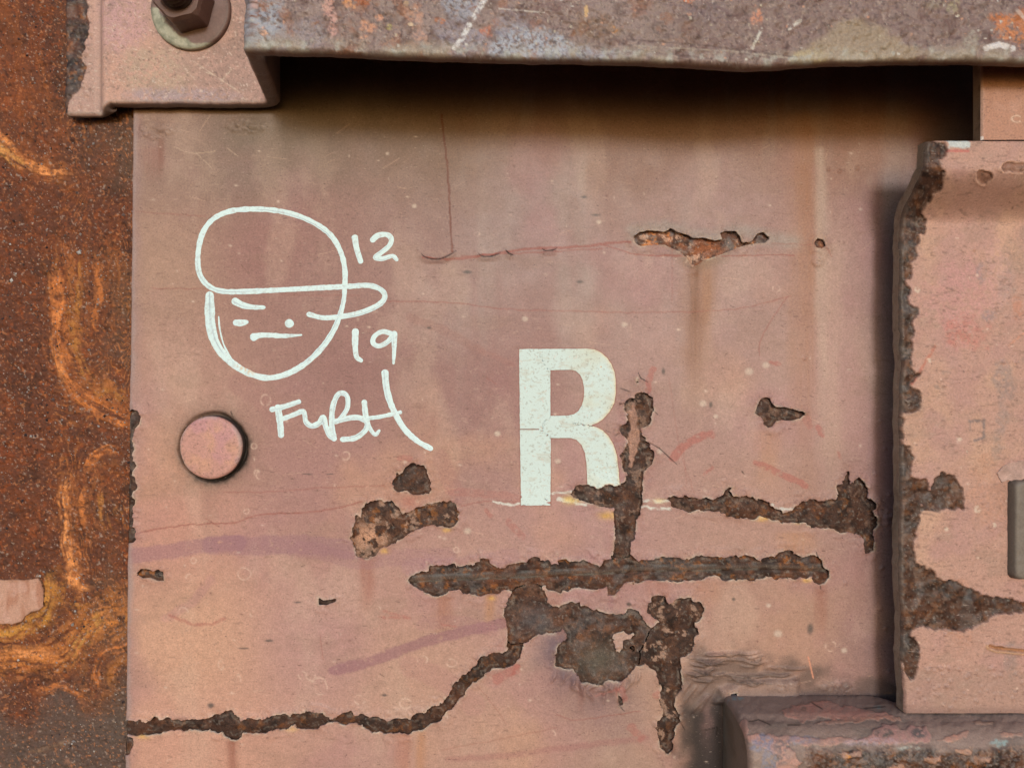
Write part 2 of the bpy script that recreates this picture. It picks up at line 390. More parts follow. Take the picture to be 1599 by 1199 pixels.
def rust_color(X, Y, st, seed=0):
    og, rem, gr, dk = st
    c = np.empty(X.shape + (3,), np.float32); c[:] = lin(86, 60, 50)
    def put(color, a): 
        nonlocal c
        a = np.clip(a, 0, 1)[..., None].astype(np.float32); c = c * (1 - a) + lin(color).astype(np.float32) * a
    put((48, 35, 32), smooth(-0.1, 0.5, fbm(X, Y, 14, 4, 11 + seed)) * 0.8)
    put((116, 82, 66), smooth(0.1, 0.6, fbm(X, Y, 11, 4, 21 + seed)) * 0.7)
    put((112, 108, 108), smooth(0.0, 0.6, fbm(X, Y, 16, 5, 31 + seed)) * gr)
    put((196, 124, 66), smooth(0.25, 0.6, fbm(X, Y, 12, 5, 41 + seed, 0.65)) * og)
    put((160, 92, 52), smooth(0.05, 0.6, fbm(X, Y, 26, 3, 45 + seed)) * og * 0.6)
    put((190, 154, 134), smooth(0.30, 0.42, fbm(X, Y, 13, 5, 51 + seed, 0.65)) * rem * 2)
    put((160, 154, 148), smooth(0.68, 0.9, fbm(X, Y, 3.6, 2, 61 + seed)) * 0.4)
    put((40, 31, 28), smooth(0.4, 0.8, fbm(X, Y, 5.0, 3, 71 + seed)) * 0.55)
    return c * (dk * 0.74)

# ------------------------------------------------------------------ 1. the painted plate
plate_root = empty("painted_plate", 0, 0, 0, "large faded pink painted steel plate with flaking rust patches, white marker face and stencilled R", "steel plate")
ST = 1.5
xs = axis((206.5, 1420, ST), (1420, 1800, 14))
ys = axis((-800, 86, 14), (86, 1212, ST), (1212, 1760, 14))
P = Sheet(xs, ys, 0)
X, Y = P.X, P.Y

base_pts = [(230,220,(160,128,108)),(400,240,(140,118,98)),(700,220,(148,118,98)),(1000,230,(158,122,104)),(1300,230,(164,120,98)),
 (250,420,(184,146,120)),(500,450,(166,126,112)),(430,390,(162,114,102)),(800,330,(166,138,128)),(1100,330,(176,142,132)),(1300,400,(176,138,126)),
 (260,620,(192,148,126)),(500,760,(178,132,120)),(760,600,(160,116,106)),(1100,560,(180,142,128)),(1300,600,(188,152,134)),(700,480,(166,130,118)),
 (250,820,(206,150,126)),(300,1000,(216,166,132)),(500,1000,(194,148,134)),(650,1050,(198,154,128)),(900,830,(184,140,130)),(1200,830,(188,146,126)),(1250,980,(190,146,118)),
 (1000,1150,(182,146,124)),(300,1170,(212,158,130)),(700,1150,(196,152,128)),(760,930,(190,146,128)),(1360,800,(166,128,118)),(1360,1000,(160,124,114)),(560,560,(158,114,104))]
P.col[:] = idw(X, Y, base_pts) * np.array([0.90, 0.905, 1.02], np.float32)
def tint(sheet, color, a):
    a = np.clip(a, 0, 1)[..., None].astype(np.float32)
    sheet.col = sheet.col * (1 - a) + lin(color).astype(np.float32) * a
P.col += (P.col.mean(-1, keepdims=True) - P.col) * 0.10
tint(P, (168, 150, 144), smooth(-.1, .7, fbm(X, Y * .18, 55, 4, 6)) * (1 - smooth(420, 720, Y)) * smooth(560, 700, X) * .55)
n_big = fbm(X, Y, 150, 4, 3)
tint(P, (208, 160, 126), smooth(0.1, 0.8, n_big) * 0.3 * smooth(300, 700, Y))
tint(P, (170, 126, 130), smooth(0.1, 0.8, fbm(X, Y, 120, 4, 8)) * 0.35)
tint(P, (150, 122, 108), smooth(0.2, 0.8, fbm(X * 0.35, Y, 40, 5, 12)) * 0.25)
tint(P, (205, 178, 160), smooth(0.15, 0.8, fbm(X, Y * 0.5, 60, 5, 14)) * 0.22)
P.col *= (1 + 0.05 * fbm(X, Y, 9, 3, 15) + 0.05 * fbm(X, Y, 3.4, 2, 16))[..., None]
# fine horizontal fibres, darker where the paint has been scoured
f1 = fbm(X * 0.22, Y, 2.6, 2, 18)
fmask = smooth(-0.1, 0.6, fbm(X, Y, 45, 3, 19))
tint(P, (128, 98, 88), smooth(0.7, 1.0, f1) * (0.08 + 0.3 * fmask))
tint(P, (206, 176, 160), smooth(0.75, 1.0, fbm(X * 0.3, Y, 2.8, 2, 22)) * 0.15)
# olive grime by the left foot; browner towards the strap on the right
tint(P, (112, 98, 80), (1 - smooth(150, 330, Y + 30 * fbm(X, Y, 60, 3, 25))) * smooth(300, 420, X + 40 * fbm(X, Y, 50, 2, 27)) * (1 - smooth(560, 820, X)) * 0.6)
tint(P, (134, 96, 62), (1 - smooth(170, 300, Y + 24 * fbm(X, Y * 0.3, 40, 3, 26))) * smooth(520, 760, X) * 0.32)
# vertical rust runs
def run(x, y0, y1, w, color, a, seed=1, sheet=None):
    s = sheet or P
    m = s.win(x - w * 2.5, y0 - 6, x + w * 2.5, y1 + 10)
    xx, yy = s.X[m], s.Y[m]
    if xx.size == 0: return
    dx = xx - x + 0.35 * w * fbm(xx * 0.3, yy * 0.12, 6, 3, seed)
    prof = np.exp(-np.abs(dx / w) ** 2.6) * (0.6 + 0.4 * vnoise(xx / 3, yy / 60, seed))
    fade = smooth(y0 - 5, y0 + 6, yy) * (1 - smooth(y0 + (y1 - y0) * 0.35, y1, yy))
    s.blend(m, lin(color), np.clip(prof * fade * a, 0, 1))
run(1255, 175, 960, 22, (166, 122, 96), 0.6, 3); run(1262, 200, 640, 12, (160, 112, 82), 0.4, 5)
run(1282, 230, 780, 9, (196, 174, 158), 0.55, 8); run(1300, 380, 900, 14, (200, 172, 154), 0.4, 9)
run(1087, 392, 640, 12, (108, 72, 52), 0.95, 4); run(1102, 400, 560, 8, (170, 118, 72), 0.6, 41); run(1084, 400, 720, 24, (160, 118, 96), 0.6, 6); run(1110, 400, 520, 10, (150, 112, 88), 0.5, 2)
run(572, 868, 980, 12, (158, 100, 84), 0.6, 7); run(690, 915, 1010, 14, (160, 104, 78), 0.6, 8); run(870, 925, 1000, 10, (170, 116, 96), 0.5, 9)
run(765, 925, 990, 8, (182, 130, 84), 0.6, 10); run(640, 775, 800, 12, (170, 108, 96), 0.7, 11)
run(364, 1152, 1260, 9, (138, 82, 68), 0.8, 12); run(208, 1162, 1260, 7, (142, 84, 70), 0.85, 13); run(628, 1142, 1260, 13, (176, 120, 104), 0.75, 14); run(658, 1140, 1260, 9, (188, 132, 92), 0.6, 15)
run(1280, 912, 1010, 9, (150, 98, 84), 0.65, 16); run(1100, 905, 960, 30, (176, 124, 100), 0.4, 17); run(1030, 905, 950, 22, (166, 112, 92), 0.45, 18)
run(908, 1060, 1125, 6, (148, 92, 74), 0.8, 19); run(935, 1060, 1160, 26, (150, 118, 118), 0.6, 20); run(924, 1065, 1110, 4, (140, 86, 66), 0.7, 22)
run(328, 765, 860, 14, (158, 116, 106), 0.55, 21); run(1200, 672, 790, 22, (188, 142, 114), 0.55, 23); run(955, 930, 960, 5, (150, 110, 112), .7, 28)
run(1345, 860, 1010, 14, (148, 110, 106), 0.5, 24); run(1240, 830, 880, 24, (186, 140, 108), 0.6, 25); run(240, 230, 300, 16, (150, 108, 96), 0.6, 26); run(252, 215, 290, 5, (128, 82, 68), 0.6, 27)
P.line([(990,362),(1040,356),(1075,366),(1120,372),(1150,362),(1185,368),(1240,378)], 22, lin(158, 152, 146), .55, soft=20, wob=3); P.line([(1060,385),(1090,408),(1130,398)], 26, lin(140, 122, 106), .5, soft=20, wob=3)
# bluish dirt halo below the rust web, dark soot with painted shadow round the lower bracket
P.blob(884, 1030, 44, 56, lin(108, 90, 98), 0.85, rag=0.6); P.blob(872, 1000, 34, 40, lin(116, 98, 108), 0.6, rag=0.5); P.blob(935, 1075, 60, 34, lin(112, 92, 92), 0.6, rag=.6); P.blob(950, 1120, 60, 50, lin(150, 120, 118), 0.5, rag=.5)
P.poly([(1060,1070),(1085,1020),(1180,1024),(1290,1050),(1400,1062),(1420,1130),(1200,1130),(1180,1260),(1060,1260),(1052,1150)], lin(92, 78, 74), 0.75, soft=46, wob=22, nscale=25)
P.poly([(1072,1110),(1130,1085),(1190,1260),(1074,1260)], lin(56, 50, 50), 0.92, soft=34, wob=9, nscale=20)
P.poly([(1165,1060),(1240,1055),(1246,1085),(1140,1098),(1120,1070)], lin(156, 130, 120), 0.85, soft=12, wob=4)
P.blob(1140, 1130, 10, 50, lin(140, 108, 98), 0.5, rag=.6); P.blob(1105, 1120, 10, 40, lin(132, 104, 100), 0.6, rag=.6)
# grime ring round the pin with shade painted in, darkest at right
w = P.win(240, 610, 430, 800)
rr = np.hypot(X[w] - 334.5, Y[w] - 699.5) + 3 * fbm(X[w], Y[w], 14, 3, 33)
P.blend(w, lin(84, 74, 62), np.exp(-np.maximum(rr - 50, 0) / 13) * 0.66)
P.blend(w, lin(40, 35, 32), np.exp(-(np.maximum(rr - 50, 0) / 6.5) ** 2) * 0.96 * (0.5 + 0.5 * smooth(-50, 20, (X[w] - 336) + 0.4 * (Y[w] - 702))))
# broad translucent purple swipes
for pts, wd, c, a in [
    ([(212,868),(270,860),(330,850),(372,848)], 24, (150,108,122), .8), ([(330,850),(400,852),(470,850),(550,858)], 30, (152,112,124), .75), ([(420,850),(500,862),(560,876),(620,870),(700,868)], 26, (156,114,124), .55),
    ([(522,1046),(580,1032),(640,1010),(700,992),(790,972)], 17, (136,90,108), .85), ([(640,885),(720,882),(800,868)], 26, (160,120,130), .45),
    ([(688,715),(700,745),(716,775)], 26, (156,108,106), .5), ([(640,495),(700,520),(752,548)], 14, (154,112,104), .6), ([(752,548),(800,568)], 9, (158,112,106), .6),
    ([(370,600),(410,625),(430,660)], 30, (156,110,110), .35), ([(660,975),(720,970),(770,985)], 18, (168,122,126), .45), ([(700,1185),(780,1180),(900,1165),(1010,1152)], 9, (160,106,106), .6),
    ([(260,965),(300,940),(330,905)], 14, (172,124,132), .45), ([(640,1040),(690,1060),(740,1100)], 34, (176,126,126), .4), ([(820,960),(800,1000),(770,1060)], 30, (178,128,130), .35)]:
    P.line(pts, wd, lin(c), a * .62, soft=5, wob=1.6, brk=0.16)
# red scrapes that bare the undercoat
for pts, wd, a in [([(1052,715),(1070,695),(1095,682),(1112,678)], 13, .85), ([(1180,722),(1210,735),(1258,758)], 10, .8), ([(1012,610),(1016,585),(1020,576)], 11, .75), ([(1277,668),(1284,678)], 10, .75), ([(1203,566),(1216,567)], 6, .8),
                   ([(1100,740),(1112,731)], 5, .7), ([(1258,652),(1264,664)], 12, .4), ([(1309,705),(1312,716)], 5, .6), ([(760,798),(768,806)], 8, .6), ([(795,815),(815,836)], 12, .5), ([(700,768),(800,775),(812,790)], 12, .35),
                   ([(625,716),(640,715)], 9, .6), ([(930,1085),(966,1075)], 3, .5), ([(968,1078),(972,1088)], 16, .6), ([(985,1135),(1000,1150)], 14, .55), ([(1024,1085),(1032,1080)], 12, .55), ([(775,1060),(805,1045)], 16, .6), ([(800,1055),(808,1040)], 7, .8),
                   ([(600,955),(640,965)], 4, .5), ([(265,960),(300,974),(330,974),(350,966)], 4.5, .65), ([(593,962),(636,966)], 3.5, .65), ([(690,975),(712,978)], 3, .6)]:
    P.line(pts, wd, lin(172, 104, 96), a * .8, soft=2, wob=1.6, brk=0.3)
# thin red crack lines
P.line([(690,180),(693,215),(699,265),(702,320),(706,392)], 3.0, lin(112, 66, 54), .8, soft=1.5, wob=1.0)
for pts, wd, a in [
    ([(690,180),(693,215),(699,265),(702,320),(706,392)], 1.2, .2), ([(660,402),(700,405),(760,398),(830,388),(900,386),(950,380),(985,378)], 4, .85), ([(720,400),(800,396),(900,391),(940,388)], 2.2, .7), ([(935,380),(960,388),(1000,398),(1080,400),(1240,398)], 2.4, .7),
    ([(1012,400),(1075,398)], 2, .6), ([(600,470),(700,473),(800,483),(900,486),(1020,488),(1150,482),(1235,462)], 2, .6), ([(440,460),(560,462)], 1.8, .4), ([(1230,463),(1205,500),(1188,530),(1186,555)], 2, .6), ([(1205,380),(1280,384),(1300,400)], 2, .5),
    ([(240,450),(330,451)], 2, .5), ([(215,331),(320,338)], 2, .4), ([(212,834),(270,822),(330,817),(365,816),(410,803),(480,800),(540,790),(565,782)], 2.4, .75), ([(322,810),(342,822)], 1.6, .6), ([(350,768),(420,768),(500,762),(600,758)], 1.8, .55),
    ([(720,790),(760,782),(810,784)], 2.2, .6), ([(870,1115),(900,1124),(960,1116),(1000,1110)], 1.6, .6), ([(690,1170),(800,1150),(870,1135)], 1.6, .4), ([(740,1065),(770,1100),(790,1130)], 1.6, .4), ([(500,990),(504,1030)], 1.6, .5), ([(760,590),(775,600)], 2, .4),
    ([(1050,380),(1050,470)], 1.6, .35), ([(1068,700),(1072,760)], 1.5, .4), ([(1045,590),(1062,700),(1084,770)], 1.5, .35)]:
    P.line(pts, wd, lin(152, 88, 78), a * .85, soft=1.4, wob=1.0, brk=.1)
P.line([(1262,1025),(1268,1050),(1270,1058)], 2.4, lin(214, 150, 124), .9, soft=1.2)
# pale ring-shaped water marks, drips and pale or dark flecks
for x, y, rx, ry in [(381,895,9,9),(499,1071,11,12),(472,1054,6,6),(486,1056,7,6),(286,955,7,7),(296,902,5,5),(396,959,5,6),(345,1038,4,6),(523,1038,5,6),(372,1060,3,7),(270,1190,9,6),(632,1098,9,8),(562,1092,8,7),(405,742,5,6),(401,739,4,5),(397,696,4,4),(385,798,4,4),
                    (1297,1008,8,8),(860,1148,8,8),(660,1030,8,7),(1212,450,6,5),(1075,410,4,4),(745,365,4,3),(302,875,4,4),(415,625,7,8),(890,362,3,3),(540,712,6,6),(712,858,4,4),(590,950,4,4),(705,1035,7,6)]:
    P.ring(x, y, rx, ry, lin(220, 192, 176), .6, 1.1, int(x))
for i in range(260):
    x, y = RNG.uniform(215, 1390), RNG.uniform(210, 1195)
    P.blob(x, y, RNG.uniform(0.8, 3.2), RNG.uniform(0.8, 2.6), lin(222, 200, 184) if RNG.random() < .6 else lin(120, 84, 76), RNG.uniform(.3, .8))
for x, y, r in [(886,668,5),(776,677,4),(871,720,5),(1098,630,6),(1170,580,7),(1030,705,5),(1200,945,4),(1215,989,7),(1318,1015,5),(730,829,6),(777,677,5),(935,347,4),(975,507,5),(647,322,4),(605,240,3),(820,498,5),(1196,570,6),(1118,650,4),(1060,392,4)]:
    P.blob(x, y, r, r * .85, lin(205, 186, 172), .75, 4)
for x, y, rx, ry in [(1265,982,5,9),(982,943,4,3),(1028,894,4,3),(1146,935,3,3),(330,1101,6,4),(1110,632,3,5),(1036,580,3,6),(912,308,5,2),(930,336,8,2),(730,425,8,3),(905,440,6,3),(670,512,4,2),(600,1085,6,2),(420,1000,7,2),(380,1012,10,1.4),(480,740,8,1.2),(515,740,6,1),(465,940,7,1.5)]:
    P.blob(x, y, rx, ry, lin(84, 78, 76), .85, 4, rag=.3)
for i in range(420):      # short dark dashes lying along the plate's rolling direction
    x, y = RNG.uniform(212, 1380), RNG.uniform(260, 1195)
    L_ = RNG.uniform(2, 8); an = RNG.normal(0, 0.25) + (0 if RNG.random() < .8 else RNG.uniform(-1.2, 1.2))
    P.line([(x, y), (x + L_ * math.cos(an), y + L_ * math.sin(an))], RNG.uniform(0.8, 1.4), lin(90, 66, 60), RNG.uniform(.3, .7), soft=1.0, curve=False)
for i in range(120):      # fine pale scratches
    x, y = RNG.uniform(212, 1380), RNG.uniform(200, 1195)
    L_ = RNG.uniform(6, 34); an = RNG.normal(-0.1, 0.5)
    P.line([(x, y), (x + L_ * math.cos(an), y + L_ * math.sin(an))], 1.1, lin(214, 178, 158), RNG.uniform(.15, .45), soft=1.2, curve=False)
for pts in [[(272,230),(300,240),(335,236)],[(305,238),(330,262)],[(355,232),(372,244)],[(1140,775),(1142,783)],[(398,1078),(410,1077)]]:
    P.line(pts, 1.4, lin(206, 180, 158), .5, soft=1.2, wob=1.0, brk=.3)
# paint scraped off the letter's foot, white smear lines
for pts, wd in [([(770,783),(800,787),(812,786)], 3), ([(862,770),(900,768)], 4), ([(870,779),(898,782)], 5), ([(1000,780),(1042,782)], 4), ([(1002,791),(1045,795)], 3.5), ([(1205,790),(1225,796),(1248,793)], 5), ([(900,785),(915,786)], 4)]:
    P.line(pts, wd, lin(216, 216, 210), .9, soft=1.5, wob=2.2, brk=.45)
P.blob(893, 780, 14, 7, lin(226, 200, 120), .8, rag=.5); P.blob(950, 805, 14, 7, lin(222, 178, 92), .75, rag=.4); P.blob(1030, 782, 9, 4, lin(226, 206, 160), .7, rag=.4)
for x, y, r in [(698,827,7),(768,934,6),(1190,808,12),(1150,800,10),(1245,816,5),(455,1137,9),(1260,905,8),(365,1146,5),(230,1148,10),(600,860,8),(1180,802,9)]:
    P.blob(x, y, r, r * .55, lin(224, 178, 98), .7, rag=.6)
for pl in ("OUT", "IN"):
    q_ = from_crop(*CR, R_TRACE[pl]); q_ = q_ + [q_[0]]
    P.line(q_, 2.6, lin(146, 96, 86), .7, soft=1.5, curve=False)
for pl in R_TRACE["CRACKS"]:
    P.line(from_crop(*CR, pl), 2.4, lin(140, 104, 94), .8, soft=1.0, curve=False)
# worn pale left rim
tint(P, (176, 158, 152), (1 - smooth(209, 217, X + 3 * fbm(X, Y, 20, 3, 38))) * 0.75)
tint(P, (150, 122, 126), (1 - smooth(208, 232, X + 7 * fbm(X, Y, 30, 3, 39))) * 0.35)

# rust outlines -> distance field
edge_shift = (-0.0125 * (Y - 185) + 0.5 * fbm(X * 0, Y, 30, 3, 101))
XX = X + edge_shift * np.clip(1 - (X - 206.5) / 60, 0, 1)
sdf = np.full(X.shape, 60.0, np.float32)
which = np.full(X.shape, -1, np.int32)
jit = 1.5 * fbm(X, Y, 7, 3, 81) + 0.9 * (1 - 2 * np.abs(fbm(X, Y, 13, 2, 84)))
names = list(RUST)
for i, nme in enumerate(names):
    w = P.around(RUST[nme], 50)
    small = nme in ("nick", "tick", "flap", "ring", "slot", "ledge", "bird")
    d = poly_sdf(XX[w], Y[w], RUST[nme]) + (0.3 if small else 1.0) * jit[w]
    if nme == "web":
        hole = poly_sdf(X[w], Y[w], WEB_HOLE) + jit[w]
        d = np.maximum(d, -hole)
    m = d < sdf[w]
    sdf[w] = np.where(m, d, sdf[w]); which[w] = np.where(m, i, which[w])

# scalloped outline: the paint let go in small round bites
def scallop(X, Y, sd, pitch=15.0, seed=5):
    m = (np.abs(sd) < 14) & (which >= 0) & ~np.isin(which, [names.index(k) for k in ("nick", "tick", "flap", "ring", "slot", "ledge", "bird")])
    x, y = X[m], Y[m]
    best = np.full(x.shape, 99.0, np.float32)
    cx0, cy0 = np.floor(x / pitch), np.floor(y / pitch)
    for oy in range(-2, 3):
        for ox in range(-2, 3):
            ix, iy = (cx0 + ox), (cy0 + oy)
            qx = (ix + 0.15 + 0.7 * _hash(ix.astype(np.int64), iy.astype(np.int64), seed)) * pitch
            qy = (iy + 0.15 + 0.7 * _hash(ix.astype(np.int64), iy.astype(np.int64), seed + 1)) * pitch
            rq = pitch * (0.45 + 0.45 * _hash(ix.astype(np.int64), iy.astype(np.int64), seed + 2))
            i_ = np.clip(np.searchsorted(P.xs, qx), 0, len(P.xs) - 1); j_ = np.clip(np.searchsorted(P.ys, qy), 0, len(P.ys) - 1)
            d = np.where(sd[j_, i_] < -2.0, np.hypot(x - qx, y - qy) - rq, 99)
            best = np.minimum(best, d)
    out = sd.copy()
    out[m] = np.minimum(sd[m] + 0.2, np.maximum(best, sd[m] - 2.6))
    return out
sdf = scallop(X, Y, sdf)
# relief of the film: faint waviness, lifted blistered lips along the rust, wrinkles, cracks
film = 0.9 * fbm(X, Y, 260, 3, 91) + 0.25 * fbm(X, Y, 40, 3, 92)
lipn = 0.55 + 0.6 * fbm(X, Y, 16, 3, 93)
gys = np.gradient(sdf, axis=0) / np.gradient(P.ys)[:, None]
upper = smooth(-.1, .8, -gys)
lip = np.exp(-np.maximum(sdf, 0) / 5.0) * (0.55 + 1.0 * upper)
film += lip * np.clip(lipn + .5 * fbm(X, Y, 6, 2, 193), 0.05, 1.9) * 3.2
film += np.exp(-((sdf - 9) / 6.0) ** 2) * smooth(0.1, 0.7, fbm(X, Y, 18, 3, 94)) * 1.3
halo = (sdf < 22) & (sdf > 0)
def ridge(pts, hgt, wdt, asym=1.0):
    pts = [tuple(p) for p in spline(pts, 4)] if len(pts) > 2 else pts
    w = P.around(pts, wdt * 4)
    d, sd, arc = seg_dist(X[w], Y[w], pts)
    prof = np.where(sd > 0, np.exp(-(sd / (wdt * asym)) ** 2), np.exp(-(sd / wdt) ** 2))
    ends = smooth(0, 8, arc) * (1 - smooth(arc.max() - 8, arc.max(), arc))
    film[w] += hgt * prof * (0.3 + 0.7 * ends)
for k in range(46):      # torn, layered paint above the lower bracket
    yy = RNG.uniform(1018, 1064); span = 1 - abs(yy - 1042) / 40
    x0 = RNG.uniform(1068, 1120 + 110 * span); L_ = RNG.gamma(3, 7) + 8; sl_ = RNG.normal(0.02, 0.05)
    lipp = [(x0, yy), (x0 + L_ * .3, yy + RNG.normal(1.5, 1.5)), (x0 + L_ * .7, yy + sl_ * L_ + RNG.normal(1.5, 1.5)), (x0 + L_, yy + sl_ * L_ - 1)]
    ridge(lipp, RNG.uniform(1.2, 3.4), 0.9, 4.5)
    P.line([(x, y + 2.0) for x, y in lipp], 1.8, lin(60, 50, 46), .5, soft=1.2, taper=True)  # dark line below each lip paints in the shade under it
w = P.win(1090, 1030, 1280, 1130)
q_ = poly_sdf(X[w], Y[w], [(1150,1062),(1246,1057),(1249,1092),(1150,1108),(1112,1096),(1122,1074)]) + 2 * fbm(X[w], Y[w], 14, 3, 96)
film[w] += 7 * (1 - smooth(-7, 3, q_)) * (0.9 + .2 * fbm(X[w], Y[w], 20, 3, 97))
for k in range(5):
    a0 = (1080 + 10 * k + RNG.normal(0, 4), 1048 + RNG.uniform(0, 40))
    ridge([a0, (a0[0] - 12, a0[1] + 14), (a0[0] - 22 + RNG.normal(0, 4), a0[1] + 30)], 2.6, 1.8, 2.5)
for k in range(14):                 # crumpled skin under the rust web
    a0 = (870 + 10 * k + RNG.normal(0, 3), 1045 + 18 * math.sin(k / 13 * math.pi) + RNG.uniform(-3, 6))
    ridge([a0, (a0[0] - 4 + RNG.normal(0, 5), a0[1] + 10), (a0[0] - 7 + RNG.normal(0, 6), a0[1] + RNG.uniform(14, 30))], 4.2, 1.8, 2.2)
for (cx, cy, rx, ry) in [(236,203,22,14),(262,200,16,10),(385,196,34,12),(1277,409,9,8),(1285,384,12,10),(1215,1068,26,10),(1310,1075,30,12),(1370,800,18,26),(1388,815,10,20)]:
    w = P.win(cx - rx * 1.6, cy - ry * 1.6, cx + rx * 1.6, cy + ry * 1.6)
    q = np.exp(-(((X[w] - cx) / rx) ** 2 + ((Y[w] - cy) / ry) ** 2) ** 2)
    film[w] += q * (1.5 + 3.0 * np.abs(fbm(X[w], Y[w], 9, 3, int(cx))))
for x, y in [(1374,658),(1382,700),(1388,772),(1375,950),(1378,885),(1375,888),(1382,980),(1366,740),(1395,640),(1352,862),(1293,265),(1310,268),(1338,263),(1256,560),(1320,910),(1388,1048)]:
    w = P.win(x - 8, y - 8, x + 8, y + 8)
    film[w] += 2.6 * np.exp(-((X[w] - x) ** 2 + (Y[w] - y) ** 2) / 6.0)
for pts in [[(657,394),(662,401),(675,405),(690,404),(703,398),(712,392)],[(746,395),(752,400),(765,401),(778,397),(782,393)],[(789,390),(795,396),(803,399)],[(846,388),(852,392),(864,391),(870,387)]]:
    P.line(pts, 2.2, lin(30, 22, 20), .95, soft=1.0, taper=True); ridge(pts, 2.2, 1.5, 4)
for pts in [[(1012,597),(1000,590),(996,580)],[(985,612),(968,606)],[(1020,640),(1028,648)],[(1012,690),(1030,700),(1058,726)],[(968,675),(960,680)],[(305,655),(300,664),(286,672)],[(360,640),(364,652)],[(1158,735),(1162,740)],[(1281,912),(1281,920)],[(1274,860),(1276,870)],[(1098,1140),(1120,1135),(1118,1150)],[(1070,1140),(1062,1126)],[(966,1100),(975,1110)]]:
    P.line(pts, 1.8, lin(34, 26, 24), .9, soft=1.0, taper=True, curve=False)
# bare primer rim just outside the rust: pale edges below, dark above
rim = np.exp(-np.maximum(sdf, 0) / 1.6) * (sdf < 10)
tint(P, (206, 190, 172), rim * 0.7 * smooth(-0.3, 0.3, fbm(X, Y, 14, 2, 97)))
tint(P, (150, 106, 88), np.exp(-np.maximum(sdf, 0) / 6.0) * smooth(-0.2, 0.6, fbm(X, Y, 20, 3, 98)) * 0.4)
P.r[:] = 0.06 * fbm(X, Y, 30, 3, 99) + np.where(sdf < 12, 0.08, 0)

# left rim rounded over
film -= 7 * np.exp(-np.maximum(np.hypot(X - 332.4, Y - 697.5) - 51 - 1.5 * fbm(X, Y, 12, 3, 95), 0) ** 2 / 8.0)
q = np.clip((212 - X) / 5.5, 0, 1)
film = film - 5.0 * (1 - np.sqrt(np.clip(1 - q * q, 0, 1)))
film_at = film

# cut the holes; snap the rim of each hole onto its outline
gyy, gxx = np.gradient(sdf)
gxx = gxx / np.gradient(P.xs)[None, :]; gyy = gyy / np.gradient(P.ys)[:, None]
gl = np.sqrt(gxx ** 2 + gyy ** 2) + 1e-6
ins = sdf < 0
sx = np.where(ins, -sdf * gxx / gl ** 2, 0); sy = np.where(ins, -sdf * gyy / gl ** 2, 0)
lim = 2.2 * ST
sx, sy = np.clip(sx, -lim, lim), np.clip(sy, -lim, lim)
V = world_pts(XX + sx, Y + sy, film).reshape(-1, 3)
F = quads(*X.shape)
keep = (~ins).ravel()[F].any(1)
F = F[keep]
F, V, c_, r_, s_, xx_, ii_ = compact(F, V, P.col.reshape(-1, 3), P.r.ravel(), sdf.ravel(), X.ravel(), ins.ravel())
src, f2 = skirt(V, F, None)
dep = np.where(ii_[src], 3.6, np.where(xx_[src] < 208, 14.0, 1.0))
V2 = V[src] + np.stack([0 * dep, dep * S, 0 * dep], -1)
c2 = c_[src] * 0.85
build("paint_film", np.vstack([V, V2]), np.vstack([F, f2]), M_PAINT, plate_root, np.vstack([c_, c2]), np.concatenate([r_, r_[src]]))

def film_height(x, y):
    i = np.clip(np.searchsorted(P.xs, x) - 1, 0, len(P.xs) - 2); j = np.clip(np.searchsorted(P.ys, y) - 1, 0, len(P.ys) - 2)
    tx = np.clip((x - P.xs[i]) / (P.xs[i + 1] - P.xs[i]), 0, 1); ty = np.clip((y - P.ys[j]) / (P.ys[j + 1] - P.ys[j]), 0, 1)
    a = film_at[j, i] * (1 - tx) + film_at[j, i + 1] * tx; b = film_at[j + 1, i] * (1 - tx) + film_at[j + 1, i + 1] * tx
    return a * (1 - ty) + b * ty

